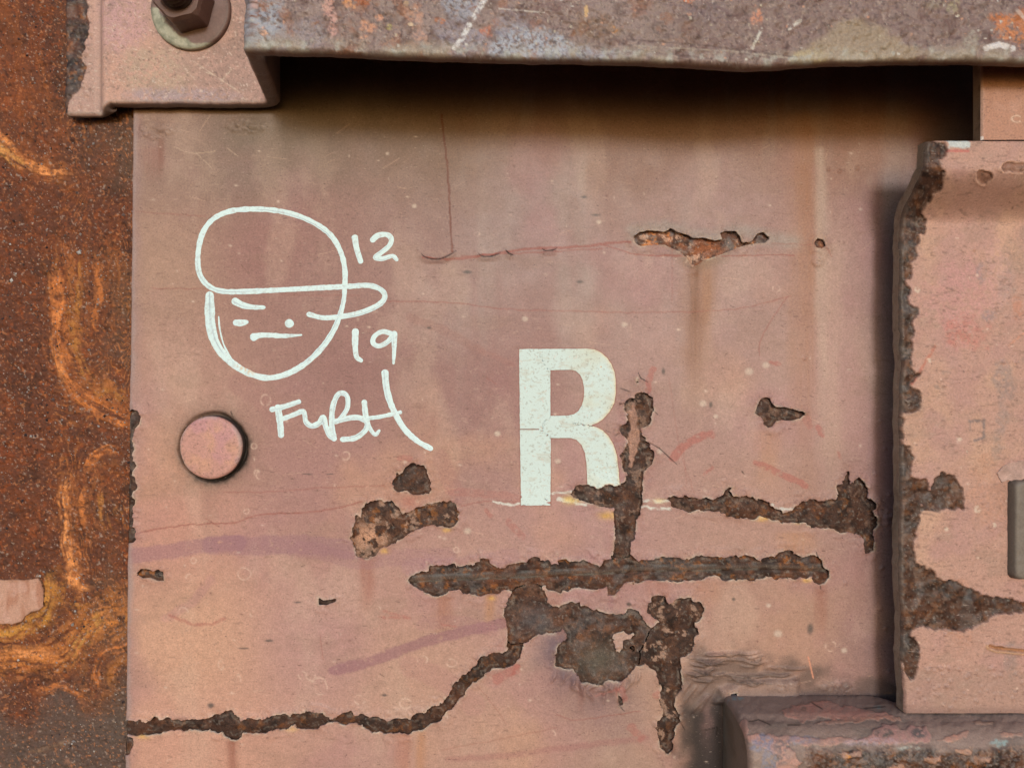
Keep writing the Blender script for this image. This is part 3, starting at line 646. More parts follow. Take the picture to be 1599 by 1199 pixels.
# rust showing in each hole: a scaly bed a little below the film
def rust_height(X, Y):
    return -4.0 + 1.8 * fbm(X, Y, 22, 3, 111) + 0.5 * fbm(X, Y, 7, 3, 112) + 0.35 * fbm(X, Y, 3, 2, 113)
WELD = [(640,906),(700,903),(800,899),(900,895),(1000,889),(1100,888),(1200,885),(1290,888)]
for i, nme in enumerate(names):
    pts = RUST[nme]
    A = np.array(pts)
    st = 1.3
    gx = np.arange(A[:, 0].min() - 8, A[:, 0].max() + 8, st); gy_ = np.arange(A[:, 1].min() - 8, A[:, 1].max() + 8, st)
    RX, RY = np.meshgrid(gx, gy_)
    # sample the film's distance field and ownership
    ii = np.clip(np.searchsorted(P.xs, RX) - 1, 0, len(P.xs) - 2); jj = np.clip(np.searchsorted(P.ys, RY) - 1, 0, len(P.ys) - 2)
    dd = sdf[jj, ii]; own = which[jj, ii] == i
    d_in = np.clip(-dd, 0, 30)
    hh = rust_height(RX, RY) + 0.9 * smooth(0, 10, d_in) - np.exp(-d_in / 2.6) * (0.4 + 4.2 * upper[jj, ii])
    stl = STYLE[nme]
    cc = rust_color(RX, RY, stl, i)
    band = (np.exp(-((d_in - 2.0) / 2.5) ** 2) * .22 + np.exp(-((d_in - 9 - 3 * fbm(RX, RY, 9, 2, 88)) / 1.6) ** 2) * .35)[..., None]
    cc = cc * (1 - band) + lin(56, 44, 40) * band
    pale = (np.exp(-((d_in - 5.5 - 2 * fbm(RX, RY, 12, 2, 89)) / 1.3) ** 2) * .3 * smooth(-.2, .4, fbm(RX, RY, 10, 2, 90)))[..., None]
    cc = cc * (1 - pale) + lin(150, 140, 130) * pale
    if nme == "column":
        remn = poly_sdf(RX, RY, from_crop(*CR, [(800,480),(835,430),(850,470),(848,540),(865,580),(860,640),(850,690),(835,740),(820,765),(808,760),(812,700),(800,650),(805,600),(815,540)])) + 2.5 * fbm(RX, RY, 7, 3, 91)
        a = smooth(1, -1.5, remn)[..., None] * .85; cc = cc * (1 - a) + lin(172, 134, 118) * (1 + .2 * fbm(RX, RY, 8, 3, 92))[..., None] * a
        hh += 1.5 * a[..., 0]
    if nme == "strip":
        d, sd, arc = seg_dist(RX, RY, WELD)
        hh += 2.6 * np.exp(-((sd + 1) / 5.0) ** 2) - 1.6 * np.exp(-((sd - 5) / 1.8) ** 2) - 1.4 * np.exp(-((sd + 7) / 1.8) ** 2)
        a = (np.exp(-((sd - 3) / 1.6) ** 2) * 0.6 + np.exp(-((sd + 5) / 1.5) ** 2) * 0.4)[..., None] * smooth(-.3, .4, fbm(RX, RY, 20, 3, 5))[..., None]
        cc = cc * (1 - a) + lin(150, 152, 148) * a
        a = (np.exp(-((sd + 1) / 4.0) ** 2) * 0.55)[..., None]
        cc = cc * (1 - a) + lin(98, 84, 74) * a
    if nme in ("boot",):
        a = (np.exp(-(((RX - 575) / 26) ** 2 + ((RY - 838) / 22) ** 2)) * smooth(0.0, 0.25, fbm(RX, RY, 11, 5, 77)))[..., None]
        cc = cc * (1 - a) + lin(196, 150, 124) * a
    if nme == "web":
        a = (np.exp(-(((RX - 935) / 34) ** 2 + ((RY - 1030) / 26) ** 2)) * 0.8)[..., None]
        cc = cc * (1 - a) + lin(96, 92, 84) * a
        a = (np.exp(-(((RX - 835) / 26) ** 2 + ((RY - 968) / 22) ** 2)) * 0.6)[..., None]
        cc = cc * (1 - a) + lin(92, 86, 88) * a
    okv = (dd < 5.0) & own
    Fq = quads(*RX.shape)
    Fq = Fq[okv.ravel()[Fq].all(1)]
    if len(Fq) == 0: continue
    # follow the leaning rim; never beyond the plate's edge
    es = -0.0125 * (RY - 185) * np.clip(1 - (RX - 206.5) / 60, 0, 1)
    RX2 = np.maximum(RX + es, 208.0 + es)
    Fq, Vq, cq = compact(Fq, world_pts(RX2, RY, hh).reshape(-1, 3), cc.reshape(-1, 3))
    build("rust_patch", Vq, Fq, M_RUST, plate_root, cq, np.zeros(len(Vq)))

# ---- white marker strokes
GX, GY, GK = 280, 300, 2.855
def stroke(name, pts, streak=0.5, alpha_seed=1, sub=None):
    """a flat ribbon of paint following traced (x, y, width) points"""
    p = np.array([(GX + x / GK, GY + y / GK, w_ * 1.07 / GK) for x, y, w_ in pts])
    q = spline(p, 1.6) if len(p) > 2 else np.linspace(p[0], p[1], 14)
    d = np.gradient(q[:, :2], axis=0); d /= np.linalg.norm(d, axis=1)[:, None] + 1e-9
    nrm = np.stack([-d[:, 1], d[:, 0]], -1)
    r0, r1 = q[0, 2] / 2, q[-1, 2] / 2
    # rounded ends
    def cap(c, dirv, r, n=6):
        t = np.linspace(0, 1, n + 1)[1:]
        return [(c[0] + dirv[0] * r * math.sin(a * math.pi / 2), c[1] + dirv[1] * r * math.sin(a * math.pi / 2), max(2 * r * math.cos(a * math.pi / 2), 0.1)) for a in t]
    head = np.array(cap(q[0], -d[0], r0))[::-1]; tail = np.array(cap(q[-1], d[-1], r1))
    Q = np.vstack([head, q, tail]); NN = np.vstack([np.repeat(nrm[:1], len(head), 0), nrm, np.repeat(nrm[-1:], len(tail), 0)])
    K = np.linspace(-1, 1, 9)
    wob = 0.45 * fbm(Q[:, 0], Q[:, 1], 6, 2, 5 + alpha_seed)
    hw = Q[:, 2] / 2 + wob * np.clip(Q[:, 2] / 4, 0, 1)
    U = Q[:, None, 0] + NN[:, None, 0] * hw[:, None] * K[None]
    W = Q[:, None, 1] + NN[:, None, 1] * hw[:, None] * K[None]
    h = film_height(U, W) + 0.42 - 0.25 * np.abs(K)[None] ** 4
    c = np.empty(U.shape + (3,), np.float32); c[:] = lin(220, 245, 252)
    pit = smooth(.62, .8, fbm(U, W, 3.0, 2, 8))[..., None] * .28; c = c * (1 - pit) + lin(168, 140, 130) * pit
    n = fbm(U, W, 5, 3, 6)
    a = np.clip(smooth(0.25, 0.8, n) * 0.30, 0, 1)[..., None]; c = c * (1 - a) + lin(176, 186, 178) * a
    arc = np.arange(len(Q))[:, None]
    st_ = np.exp(-((K[None] - 0.25 - 0.35 * np.sin(arc / 60.0)) / 0.13) ** 2) * smooth(-0.2, 0.3, np.sin(arc / 26.0 + alpha_seed)) * streak * np.clip((Q[:, 2:3] - 4) / 4, 0, 1)
    a = np.clip(st_, 0, 1)[..., None]; c = c * (1 - a) + lin(128, 138, 156) * a
    if name == "face_outline":
        a = (np.exp(-(((U - 385) / 16) ** 2 + ((W - 577) / 8) ** 2)) * smooth(-.3, .3, fbm(U, W, 5, 3, 3)) * .9)[..., None]
        c = c * (1 - a) + lin(220, 184, 140) * a
    return U, W, h, c
def strokes(name, lists, **k):
    VV, FF, CC, n0 = [], [], [], 0
    for s_i, pts in enumerate(lists):
        U, W, h, c = stroke(name, pts, alpha_seed=s_i + len(name), **k)
        h = h + 0.14 * s_i
        VV.append(world_pts(U, W, h).reshape(-1, 3)); FF.append(quads(*U.shape) + n0); CC.append(c.reshape(-1, 3)); n0 += U.size
    return build(name, np.vstack(VV), np.vstack(FF), M_WHITE, plate_root, np.vstack(CC), np.zeros(n0))
def wpts(pts, w0, w1=None):
    w1 = w0 if w1 is None else w1
    return [(x, y, w0 + (w1 - w0) * i / (len(pts) - 1)) for i, (x, y) in enumerate(pts)]
strokes("cap_outline", [wpts([(578,545),(640,560),(720,555),(800,540),(870,513),(908,485),(915,455),(890,430),(840,416),(760,420),(600,428),(450,436),(300,443),(200,443),(140,425),(100,385),(83,330),(86,250),(105,180),(140,130),(190,98),(260,80),(370,77),(470,90),(560,118),(640,162),(690,212),(724,280),(738,350),(738,418)], 22, 22)])
strokes("face_outline", [[(737,418,20),(733,480,20),(712,560,22),(680,630,24),(630,700,24),(560,765,24),(480,810,24),(400,828,24),(330,815,25),(260,780,28),(200,730,32),(160,670,37),(140,600,41),(135,530,42),(135,462,36)],
                         wpts([(175,556),(180,610),(198,680),(230,740),(262,778)], 7, 8)])
strokes("eyebrow", [[(248,487,30),(285,505,26),(330,513,20),(375,514,18)]])
strokes("eye", [[(252,582,26),(275,583,28),(300,579,16)]])
strokes("eye", [[(488,585,34),(493,586,34)]])
strokes("mouth", [[(332,646,32),(362,638,22),(410,638,22),(450,641,20),(500,640,14),(543,637,9)]])
strokes("digit", [wpts([(782,203),(790,250),(808,308)], 25, 22)])
strokes("digit", [wpts([(862,213),(885,194),(925,190),(945,210),(935,240),(900,270),(873,292),(905,297),(950,285),(968,300)], 24, 18)])
strokes("digit", [wpts([(785,622),(784,680),(790,733),(810,750)], 27, 18)])
strokes("digit", [wpts([(950,632),(905,622),(870,643),(864,672),(890,686),(930,666),(958,630)], 20), wpts([(958,632),(958,700),(955,762)], 26, 12)])
strokes("letter", [wpts([(440,962),(450,1030),(454,1083)], 30, 24), wpts([(415,968),(470,955),(533,934)], 24, 20)])
strokes("letter", [wpts([(458,1012),(510,992),(552,976),(560,995),(566,1025),(592,1042),(625,1028),(642,1003),(652,1040),(668,1078),(690,1098)], 20, 24)])
strokes("letter", [wpts([(690,1098),(680,1040),(684,960),(705,905),(730,896),(750,915),(748,965),(715,1012),(698,1022)], 24, 18), wpts([(698,1022),(750,1008),(800,1005),(835,1025),(830,1060),(785,1095),(728,1102)], 22, 22)])
strokes("letter", [wpts([(825,937),(832,1000),(850,1052),(873,1080),(890,1064)], 24, 14), wpts([(840,1008),(900,1000),(985,981)], 18, 16), wpts([(917,805),(925,880),(950,960),(1000,1050),(1060,1108),(1120,1142)], 28, 22)])

# ---- stencilled letter R
def grid_shape(name, sd_fn, bbox, st, hfn, cfn, mat, parent, thick):
    x = np.arange(bbox[0], bbox[2], st); y = np.arange(bbox[1], bbox[3], st)
    A, B = np.meshgrid(x, y)
    d = sd_fn(A, B)
    g1, g0 = np.gradient(d, st); gl = g0 ** 2 + g1 ** 2 + 1e-6
    ins = d > 0
    sx = np.where(ins, -d * g0 / gl, 0); sy = np.where(ins, -d * g1 / gl, 0)
    sx, sy = np.clip(sx, -2 * st, 2 * st), np.clip(sy, -2 * st, 2 * st)
    U, W = A + sx, B + sy
    Fq = quads(*A.shape); Fq = Fq[(~ins).ravel()[Fq].any(1)]
    Fq, Vq, cq = compact(Fq, world_pts(U, W, hfn(U, W)).reshape(-1, 3), cfn(U, W, d).reshape(-1, 3))
    src, f2 = skirt(Vq, Fq, None)
    V2 = Vq[src] + np.array([0, thick * S, 0])
    return build(name, np.vstack([Vq, V2]), np.vstack([Fq, f2]), mat, parent, np.vstack([cq, cq[src]]), np.zeros(len(Vq) + len(src)))
def r_sdf(A, B):
    d = np.maximum(poly_sdf(A, B, R_OUT), -poly_sdf(A, B, R_IN)) + 0.25 * fbm(A, B, 5, 2, 9)
    for c in R_CRACKS[:4]:
        d = np.maximum(d, 0.6 - seg_dist(A, B, c)[0])
    chip = fbm(A * 0.35, B, 5, 4, 44)
    low = smooth(758, 782, B)
    d = np.maximum(d, np.where(low * chip > 0.6, 1.0, -9.0))
    d = np.maximum(d, np.where(fbm(A, B, 4, 3, 47) > 1.05, 1.0, -9.0))
    ii = np.clip(np.searchsorted(P.xs, A) - 1, 0, len(P.xs) - 2); jj = np.clip(np.searchsorted(P.ys, B) - 1, 0, len(P.ys) - 2)
    return np.maximum(d, 1.2 - sdf[jj, ii])      # eaten away where the rust has lifted the paint
def r_col(A, B, d):
    c = np.empty(A.shape + (3,), np.float32); c[:] = lin(208, 228, 228)
    def put(color, a):
        nonlocal c
        a = np.clip(a, 0, 1)[..., None]; c = c * (1 - a) + lin(color) * a
    put((206, 208, 188), smooth(-0.2, 0.6, fbm(A, B, 30, 3, 2)) * 0.5 * smooth(860, 930, A))
    put((232, 206, 158), np.exp(d / 2.5) * smooth(900, 950, A) * 0.75)
    put((150, 150, 140), smooth(0.5, 0.9, fbm(A, B, 2.6, 2, 4)) * 0.5)
    put((186, 176, 158), smooth(0.3, 0.8, fbm(A * .4, B, 5, 3, 6)) * 0.35)
    put((216, 236, 236), smooth(720, 790, B) * 0.5)
    put((226, 170, 150), smooth(0.85, 1.05, fbm(A, B, 5, 3, 12)) * 0.3)
    return c
grid_shape("stencil_letter", r_sdf, (806, 541, 972, 794), 0.9, lambda a, b: film_height(a, b) + 0.45, r_col, M_WHITE, plate_root, 0.5)
# thin red outline that bleeds round the letter is the old paint's edge
# ------------------------------------------------------------------ 2. round pin head set in the plate
def lathe(name, prof, cu, cv, mat, parent, colfn, seg=72, wob=0.0, lobes=0, seed=1):
    """prof: list of (radius, height) from the rim at the wall to the centre"""
    th = np.linspace(0, 2 * math.pi, seg, endpoint=False)
    pr = np.array(prof, float)
    R, T = np.meshgrid(pr[:, 0], th, indexing='ij'); Hh = np.repeat(pr[:, 1:2], seg, 1)
    R = R * (1 + wob * fbm(np.cos(T) * 3 + 5, np.sin(T) * 3 + 5, 2, 2, seed))
    U, W = cu + R * np.cos(T), cv + R * np.sin(T)
    i = np.arange(len(pr) * seg).reshape(len(pr), seg)
    j = np.roll(i, -1, 1)
    Fq = np.stack([i[:-1], i[1:], j[1:], j[:-1]], -1).reshape(-1, 4)
    c = colfn(U, W, Hh)
    return build(name, world_pts(U, W, Hh).reshape(-1, 3), Fq, mat, parent, c.reshape(-1, 3), np.zeros(U.size))

def dense(prof, step=1.5):
    out = [prof[0]]
    for a, b in zip(prof[:-1], prof[1:]):
        n = max(1, int(math.hypot(b[0] - a[0], b[1] - a[1]) / step))
        out += [(a[0] + (b[0] - a[0]) * k / n, a[1] + (b[1] - a[1]) * k / n) for k in range(1, n + 1)]
    return out

def pin_col(U, W, H_):
    c = np.empty(U.shape + (3,), np.float32); c[:] = lin(196, 148, 138)
    def put(color, a):
        nonlocal c
        a = np.clip(a, 0, 1)[..., None]; c = c * (1 - a) + lin(color) * a
    put((206, 158, 132), smooth(-.1, .6, fbm(U, W, 30, 3, 3)) * .6)
    put((190, 140, 148), smooth(0, .6, fbm(U, W, 26, 3, 5)) * .6)
    rr = np.hypot(U - cu0, W - cv0)
    put((186, 170, 166), np.exp(-((rr - 48) / 3) ** 2) * .6 * smooth(-.3, .4, fbm(U, W, 16, 3, 6)))
    put((60, 52, 48), (1 - smooth(5, 9, H_)) * .9)
    put((112, 84, 78), smooth(.65, .9, fbm(U, W, 3, 2, 7)) * .5)
    return c
hp = 12
cu0, cv0 = to_u(327.5, hp), to_v(698.5, hp)
a_ = np.linspace(0, math.pi / 2, 7)
pin = lathe("pin_head", dense([(49.3, -3), (48.8, hp - 6)], 2) + [(43.3 + 5.5 * math.cos(a), hp - 6 + 5.5 * math.sin(a)) for a in a_[1:]] + dense([(42.8, hp - .4), (20, hp + .6), (0.05, hp + .8)], 3), cu0, cv0, M_PAINT, None, pin_col, 96, 0.02)
pin["label"] = "round flat pink pin head in a dark ring of grime and painted shade below the white face"; pin["category"] = "pin head"

# ------------------------------------------------------------------ 3. rusted sheet behind, on the left
sheet_root = empty("rusted_sheet", 0, 0, 0, "bare rusted brown steel sheet with orange swirling rust bands, along the left edge", "steel sheet")
HB = -11.0
gx = axis((-900, -12, 12), (-12, 222, 1.4), (222, 300, 12)); gy0 = axis((-800, -10, 12), (-10, 1212, 1.4), (1212, 1620, 14))
B = Sheet(gx, gy0, lin(101, 59, 42))
bx, by = B.X, B.Y
tint(B, (72, 45, 34), smooth(0.0, .7, fbm(bx, by, 22, 5, 201)) * .65)
tint(B, (122, 66, 38), smooth(0.0, .7, fbm(bx, by, 30, 5, 202)) * .6)
tint(B, (150, 78, 40), smooth(.35, .8, fbm(bx, by, 6, 3, 203)) * .6)
tint(B, (98, 78, 64), smooth(110, 205, bx + 30 * fbm(bx, by, 40, 3, 204)) * smooth(-.5, .5, fbm(bx, by, 60, 3, 205)) * .65)
tint(B, (92, 80, 74), smooth(1060, 1150, by + 40 * fbm(bx, by, 60, 3, 206)) * .75)
tint(B, (92, 72, 60), (1 - smooth(170, 330, by)) * smooth(60, 140, bx) * .55)
tint(B, (132, 76, 44), (1 - smooth(0, 260, by)) * (1 - smooth(40, 120, bx)) * smooth(-.2, .5, fbm(bx * 1.5, by * .4, 20, 4, 207)) * .8)
# fibrous orange bands
def fibre(pts, width, color, a, seed, dens=0.0):
    pts = [tuple(p) for p in spline(pts, 6)]
    w = B.around(pts, width)
    x_, y_ = bx[w], by[w]
    wx, wy = x_ + 2.4 * fbm(x_, y_, 24, 3, seed + 40), y_ + 2.4 * fbm(x_, y_, 18, 3, seed + 50)
    d, sd, arc = seg_dist(wx, wy, pts)
    strand = fbm(sd * 1.0, arc * 0.07, 4.2, 3, seed)
    edge = 1 - smooth(width * 0.2, width * 0.62, d + width * 0.16 * fbm(x_, y_, 16, 3, seed + 3))
    ends = smooth(0, 14, arc) * (1 - smooth(arc.max() - 14, arc.max(), arc))
    al = edge * smooth(dens - 0.5, dens + 0.35, strand) * (0.25 + 0.75 * ends)
    al = al * (.25 + .75 * smooth(-.55, .25, fbm(x_, y_, 10, 4, seed + 6)))
    pits = smooth(0.4, 0.6, fbm(x_, y_, 5.0, 3, seed + 8))
    B.blend(w, lin(color), np.clip(al * a * (1 - 0.8 * pits), 0, 1))
    B.h[w] += al * 0.8
for k, (c, a_) in enumerate([((166, 100, 56), .6), ((196, 124, 68), .55), ((60, 40, 34), .5)]):     # fine flowing contour lines
    fl_ = fbm(bx * 1.3 + 9 * fbm(bx, by, 30, 3, 260), by * .55, 80, 2, 261) + bx / 170
    ln_ = np.sin(fl_ * 6.283 * (7 + 2 * k) + 1.6 * fbm(bx, by, 14, 3, 262 + k))
    msk = smooth(55, 110, bx + 30 * fbm(bx, by, 70, 2, 270 + k)) * smooth(-.1, .5, fbm(bx, by * .6, 55, 3, 275 + k)) * (1 - smooth(1060, 1120, by))
    tint(B, c, smooth(.45, .95, ln_) * msk * a_ * smooth(-.5, .2, fbm(bx, by, 8, 4, 280 + k)))
OR, YE, LT = (214, 130, 70), (188, 126, 64), (236, 156, 94)
for pts, wd, c, a, sd_ in [([(95,400),(96,480),(96,545),(112,595),(150,632),(205,652)], 70, (168,100,56), .75, 61), ([(150,380),(152,450),(150,520)], 60, (150,92,54), .6, 62), ([(100,740),(104,800),(108,880),(112,920)], 46, (160,94,52), .6, 63), ([(180,705),(140,730),(128,800),(150,835)], 40, (156,96,56), .6, 64),
                          ([(-20,1025),(60,1025),(120,990),(200,945)], 90, (176,112,62), .75, 65), ([(140,1100),(150,1040),(200,1010)], 60, (150,96,58), .65, 66), ([(-20,195),(10,235),(100,275)], 46, (170,104,58), .65, 67), ([(-20,985),(60,965),(80,900)], 40, (190,128,60), .7, 68), ([(30,120),(60,200),(40,260)], 70, (146,84,48), .5, 69), ([(180,400),(190,500)], 40, (140,96,62), .5, 70), ([(-20,60),(10,120),(0,180)], 50, (160,88,46), .5, 71)]:
    fibre(pts, wd, c, a, sd_, -.1)
fibre([(-20,200),(2,225),(22,248),(55,264),(98,270)], 22, LT, .95, 1); fibre([(-20,215),(10,245),(40,258)], 16, (222,160,90), .9, 2)
fibre([(82,425),(84,480),(84,540),(96,585),(122,618),(160,645),(200,662)], 26, OR, .95, 3); fibre([(84,480),(83,545),(90,590)], 16, LT, .8, 4)
fibre([(112,395),(112,450),(108,510),(118,560),(140,600),(190,625)], 24, YE, .75, 5); fibre([(140,400),(150,450),(142,500),(150,520)], 18, OR, .6, 6)
fibre([(165,370),(185,420),(176,480)], 18, (166,100,52), .55, 7); fibre([(20,60),(28,160),(22,260)], 26, (150,84,44), .5, 8); fibre([(55,70),(58,120),(70,160)], 18, (156,92,50), .5, 9)
fibre([(130,735),(140,712),(165,700),(186,704)], 20, OR, .9, 10); fibre([(96,748),(94,790),(100,850),(108,900),(112,925)], 22, LT, .95, 11); fibre([(106,850),(118,868),(116,890)], 16, OR, .8, 12)
fibre([(138,738),(122,775),(122,825)], 14, OR, .75, 13); fibre([(150,765),(155,800),(160,832)], 16, YE, .75, 14); fibre([(176,790),(180,812)], 14, YE, .5, 15); fibre([(170,750),(186,735)], 12, OR, .6, 16)
fibre([(108,912),(118,922),(138,920)], 14, LT, .9, 17); fibre([(-20,996),(20,990),(52,972),(66,950),(68,905)], 22, (206,146,70), .95, 18); fibre([(74,905),(80,935),(110,946),(135,944)], 20, YE, .85, 19)
fibre([(-20,1036),(40,1034),(90,1034),(118,1005),(140,970),(185,955)], 44, (208,130,66), .85, 20); fibre([(-20,1022),(40,1024),(80,1026)], 20, LT, .85, 21); fibre([(100,1040),(135,985),(160,970)], 34, (190,140,76), .8, 22)
fibre([(148,1080),(146,1050),(156,1025),(180,1015),(200,1010)], 16, OR, .85, 23); fibre([(170,1080),(166,1058),(180,1035),(200,1030)], 14, (176,112,58), .6, 24); fibre([(50,1085),(90,1075),(115,1085),(140,1102)], 16, OR, .65, 25)
fibre([(20,1062),(40,1050),(70,1050)], 16, OR, .5, 26); fibre([(190,990),(198,930),(200,915)], 10, YE, .7, 27); fibre([(40,1178),(80,1172),(104,1160)], 12, (168,134,108), .6, 28); fibre([(90,1190),(108,1196)], 10, (196,140,110), .7, 29)
fibre([(-20,700),(30,720),(60,700)], 60, (140,70,36), .5, 30); fibre([(186,280),(196,300)], 16, (166,104,56), .6, 31)
# fine mill-scale speckle
tint(B, (44, 30, 28), smooth(.4, .75, fbm(bx, by, 5.0, 3, 221)) * .6 * smooth(-.5, .4, fbm(bx, by, 40, 3, 224)))
tint(B, (160, 140, 128), smooth(.8, .95, fbm(bx, by, 3.4, 2, 222)) * .75)
tint(B, (196, 128, 84), smooth(.7, .85, fbm(bx, by, 3.2, 2, 223)) * .5)
B.h += 1.6 * fbm(bx, by, 14, 4, 231) + 1.3 * fbm(bx, by, 4.5, 2, 232) + HB - 1.0
build("scale_surface", world_pts(bx, by, B.h).reshape(-1, 3), quads(*bx.shape), M_SHEET, sheet_root, B.col.reshape(-1, 3), np.zeros(bx.size))
# the last flake of paint on it
FL = from_crop(*C2, [(-90,170),(60,165),(150,165),(190,155),(205,175),(222,230),(222,315),(195,335),(150,345),(120,370),(100,400),(50,412),(-90,410)])
def flake_col(A, Bv, d):
    c = np.empty(A.shape + (3,), np.float32); c[:] = lin(194, 152, 134)
    a = (smooth(-.2, .6, fbm(A * 1.5, Bv * .4, 14, 3, 5)) * .6)[..., None]; c = c * (1 - a) + lin(168, 112, 88) * a
    a = (smooth(.1, .6, fbm(A, Bv, 10, 3, 8)) * .4)[..., None]; c = c * (1 - a) + lin(206, 168, 156) * a
    a = (np.exp(d / 1.6) * .5)[..., None]; c = c * (1 - a) + lin(120, 84, 60) * a
    return c
grid_shape("paint_flake", lambda A, Bv: poly_sdf(A, Bv, FL) + .8 * fbm(A, Bv, 6, 2, 3), (-26, 898, 68, 982), 1.2, lambda a, b: HB + 3.2 + .3 * fbm(a, b, 20, 2, 6), flake_col, M_PAINT, sheet_root, 4.0)
# loose grit
n_g = 5200
gu, gv = RNG.uniform(-10, 204, n_g), RNG.uniform(-10, 1208, n_g)
dens = 0.5 + 0.5 * fbm(gu, gv, 60, 3, 240)
k_ = RNG.random(n_g) < np.clip(1.6 * dens ** 2 + .08, 0, 1); gu, gv = gu[k_], gv[k_]; n_g = len(gu)
gr = RNG.gamma(2.0, 0.36, n_g) + 0.25
ji = np.clip(np.searchsorted(B.ys, gv), 0, len(B.ys) - 1); jx = np.clip(np.searchsorted(B.xs, gu), 0, len(B.xs) - 1)
gh = B.h[ji, jx]
octv = np.array([(1,0,0),(0,1,0),(-1,0,0),(0,-1,0),(0,0,1),(0,0,-1)], float)
octf = np.array([(0,1,4),(1,2,4),(2,3,4),(3,0,4),(1,0,5),(2,1,5),(3,2,5),(0,3,5)])
GV = octv[None] * (gr[:, None, None] * RNG.uniform(.6, 1.3, (n_g, 6, 1)))
ang = RNG.uniform(0, 6.28, n_g); ca, sa = np.cos(ang)[:, None], np.sin(ang)[:, None]
gU = gu[:, None] + GV[..., 0] * ca - GV[..., 1] * sa; gW = gv[:, None] + GV[..., 0] * sa + GV[..., 1] * ca
gH = gh[:, None] + GV[..., 2] * .9 + gr[:, None] * .25
GF = (octf[None] + 6 * np.arange(n_g)[:, None, None]).reshape(-1, 3)
pal = np.array([lin(150,144,142), lin(58,48,48), lin(96,82,78), lin(190,188,186), lin(150,88,54)])
gc = pal[RNG.choice(5, n_g, p=[.28,.34,.2,.08,.1])]
grit = build("rust_grit", world_pts(gU, gW, gH).reshape(-1, 3), GF, M_GRIT, sheet_root, np.repeat(gc, 6, 0), np.zeros(6 * n_g))
grit.data.polygons.foreach_set("use_smooth", np.zeros(len(GF), bool))
grit["kind"] = "stuff"

# ------------------------------------------------------------------ 4. bent strap across the top
strap_root = empty("bent_strap", 0, 0, 0, "thick pitted steel strap bent outward across the top, its pink left foot bolted down", "steel strap")
def arc_pts(c, r, a0, a1, n=10):
    return [(c[0] + r * math.cos(math.radians(a)), c[1] + r * math.sin(math.radians(a))) for a in np.linspace(a0, a1, n)]
HL, HF, HS, TS = 13.0, 28.0, 200.0, 22.0
uL0, uG, uF = to_u(100, HL), to_u(153, HL), to_u(165, HF)
plan = [(uL0 + .0, HL - 5), (uL0 + 1.2, HL - 1.5), (uL0 + 4, HL)] + dense([(uL0 + 4, HL), (uG - 4, HL)], 1.6)[1:] + [(uG, HL - 1.5), (uG + 3, HL - 2.0), (uG + 6, HL), (uG + 10, HL + 8), (uG + 13, HF - 3), (uG + 16, HF - .6)]
uW0 = to_u(416, HF); uW1 = to_u(377, HS)
plan += dense([(uG + 19, HF), (uW0 - 8, HF)], 1.6)
# inner bend, web, outer bend
wd_ = np.array([uW1 - uW0, HS - HF]); 
plan += [(uW0 - 5, HF + .6), (uW0 - 2, HF + 2.6), (uW0 + .5, HF + 7)]
plan += dense([(uW0 + 1.2, HF + 10), (uW1 - 1.5, HS - 22)], 4)
plan += [(uW1 - .6, HS - 17), (uW1 + .6, HS - 11), (uW1 + 3.5, HS - 6), (uW1 + 8, HS - 2.5), (uW1 + 14, HS - .7), (uW1 + 20, HS)]
plan += dense([(uW1 + 22, HS), (to_u(1612, HS), HS)], 1.5) + dense([(to_u(1612, HS) + 12, HS), (1900, HS)], 14)
plan = np.array(plan)
tg = np.gradient(plan, axis=0); tg /= np.linalg.norm(tg, axis=1)[:, None]
nr = np.stack([-tg[:, 1], tg[:, 0]], -1)           # outward (toward the camera)
for _ in range(3):
    nr[1:-1] = (nr[:-2] + 2 * nr[1:-1] + nr[2:]) / 4
nr /= np.linalg.norm(nr, axis=1)[:, None]
# lower edge, given where the photograph shows it on the front of the strap
bx_f = np.array([360, 385, 500, 640, 700, 850, 1000, 1100, 1170, 1230, 1300, 1400, 1500, 1599, 2000]); by_f = np.array([82, 80, 83, 88, 90, 94, 97, 101, 106, 102, 97, 95, 94, 98, 98])
pu = CX + (plan[:, 0] - CX) / kz(plan[:, 1])       # where each plan point shows
vb_front = to_v(np.interp(pu, bx_f, by_f), HS)
vb_flange = np.interp(plan[:, 0], [uL0, uG - 2, uG + 6, uG + 18, uG + 26, uW0 + 5], [to_v(181, HL), to_v(182, HL), to_v(180, HL), to_v(167, HF), to_v(163, HF), to_v(164, HF)])
t_w = smooth(HF + 6, HS - 6, plan[:, 1])
vb = vb_flange * (1 - t_w) + vb_front * t_w
vb = vb + 0.9 * fbm(plan[:, 0], plan[:, 1], 40, 3, 301) + 0.5 * fbm(plan[:, 0], plan[:, 1], 7, 2, 302)
thick = TS * (1 - 0.45 * (1 - smooth(HL - 3, HF - 2, plan[:, 1])))
vtop = -230.0
rows_v, rows_o = [], []
fr = np.concatenate([np.linspace(0, 1, 14)[:-1] * 0.52, 0.52 + 0.48 * np.linspace(0, 1, 150)])   # denser where visible
rr_ = 7.0
Vg, Og = [], []
for f in fr:
    Vg.append(vtop + (vb - rr_ - vtop) * f); Og.append(np.zeros(len(plan)))
for a in np.linspace(0, math.pi, 12)[1:]:
    rd = thick / 2
    Vg.append(vb - rr_ + rr_ * math.sin(a)); Og.append(rd * (1 - math.cos(a)))
for f in np.linspace(1, 0, 14)[1:]:
    Vg.append(vtop + (vb - rr_ - vtop) * f); Og.append(thick)
Vg, Og = np.array(Vg), np.array(Og)
n_front = len(fr)
su = plan[None, :, 0]; sh = plan[None, :, 1]
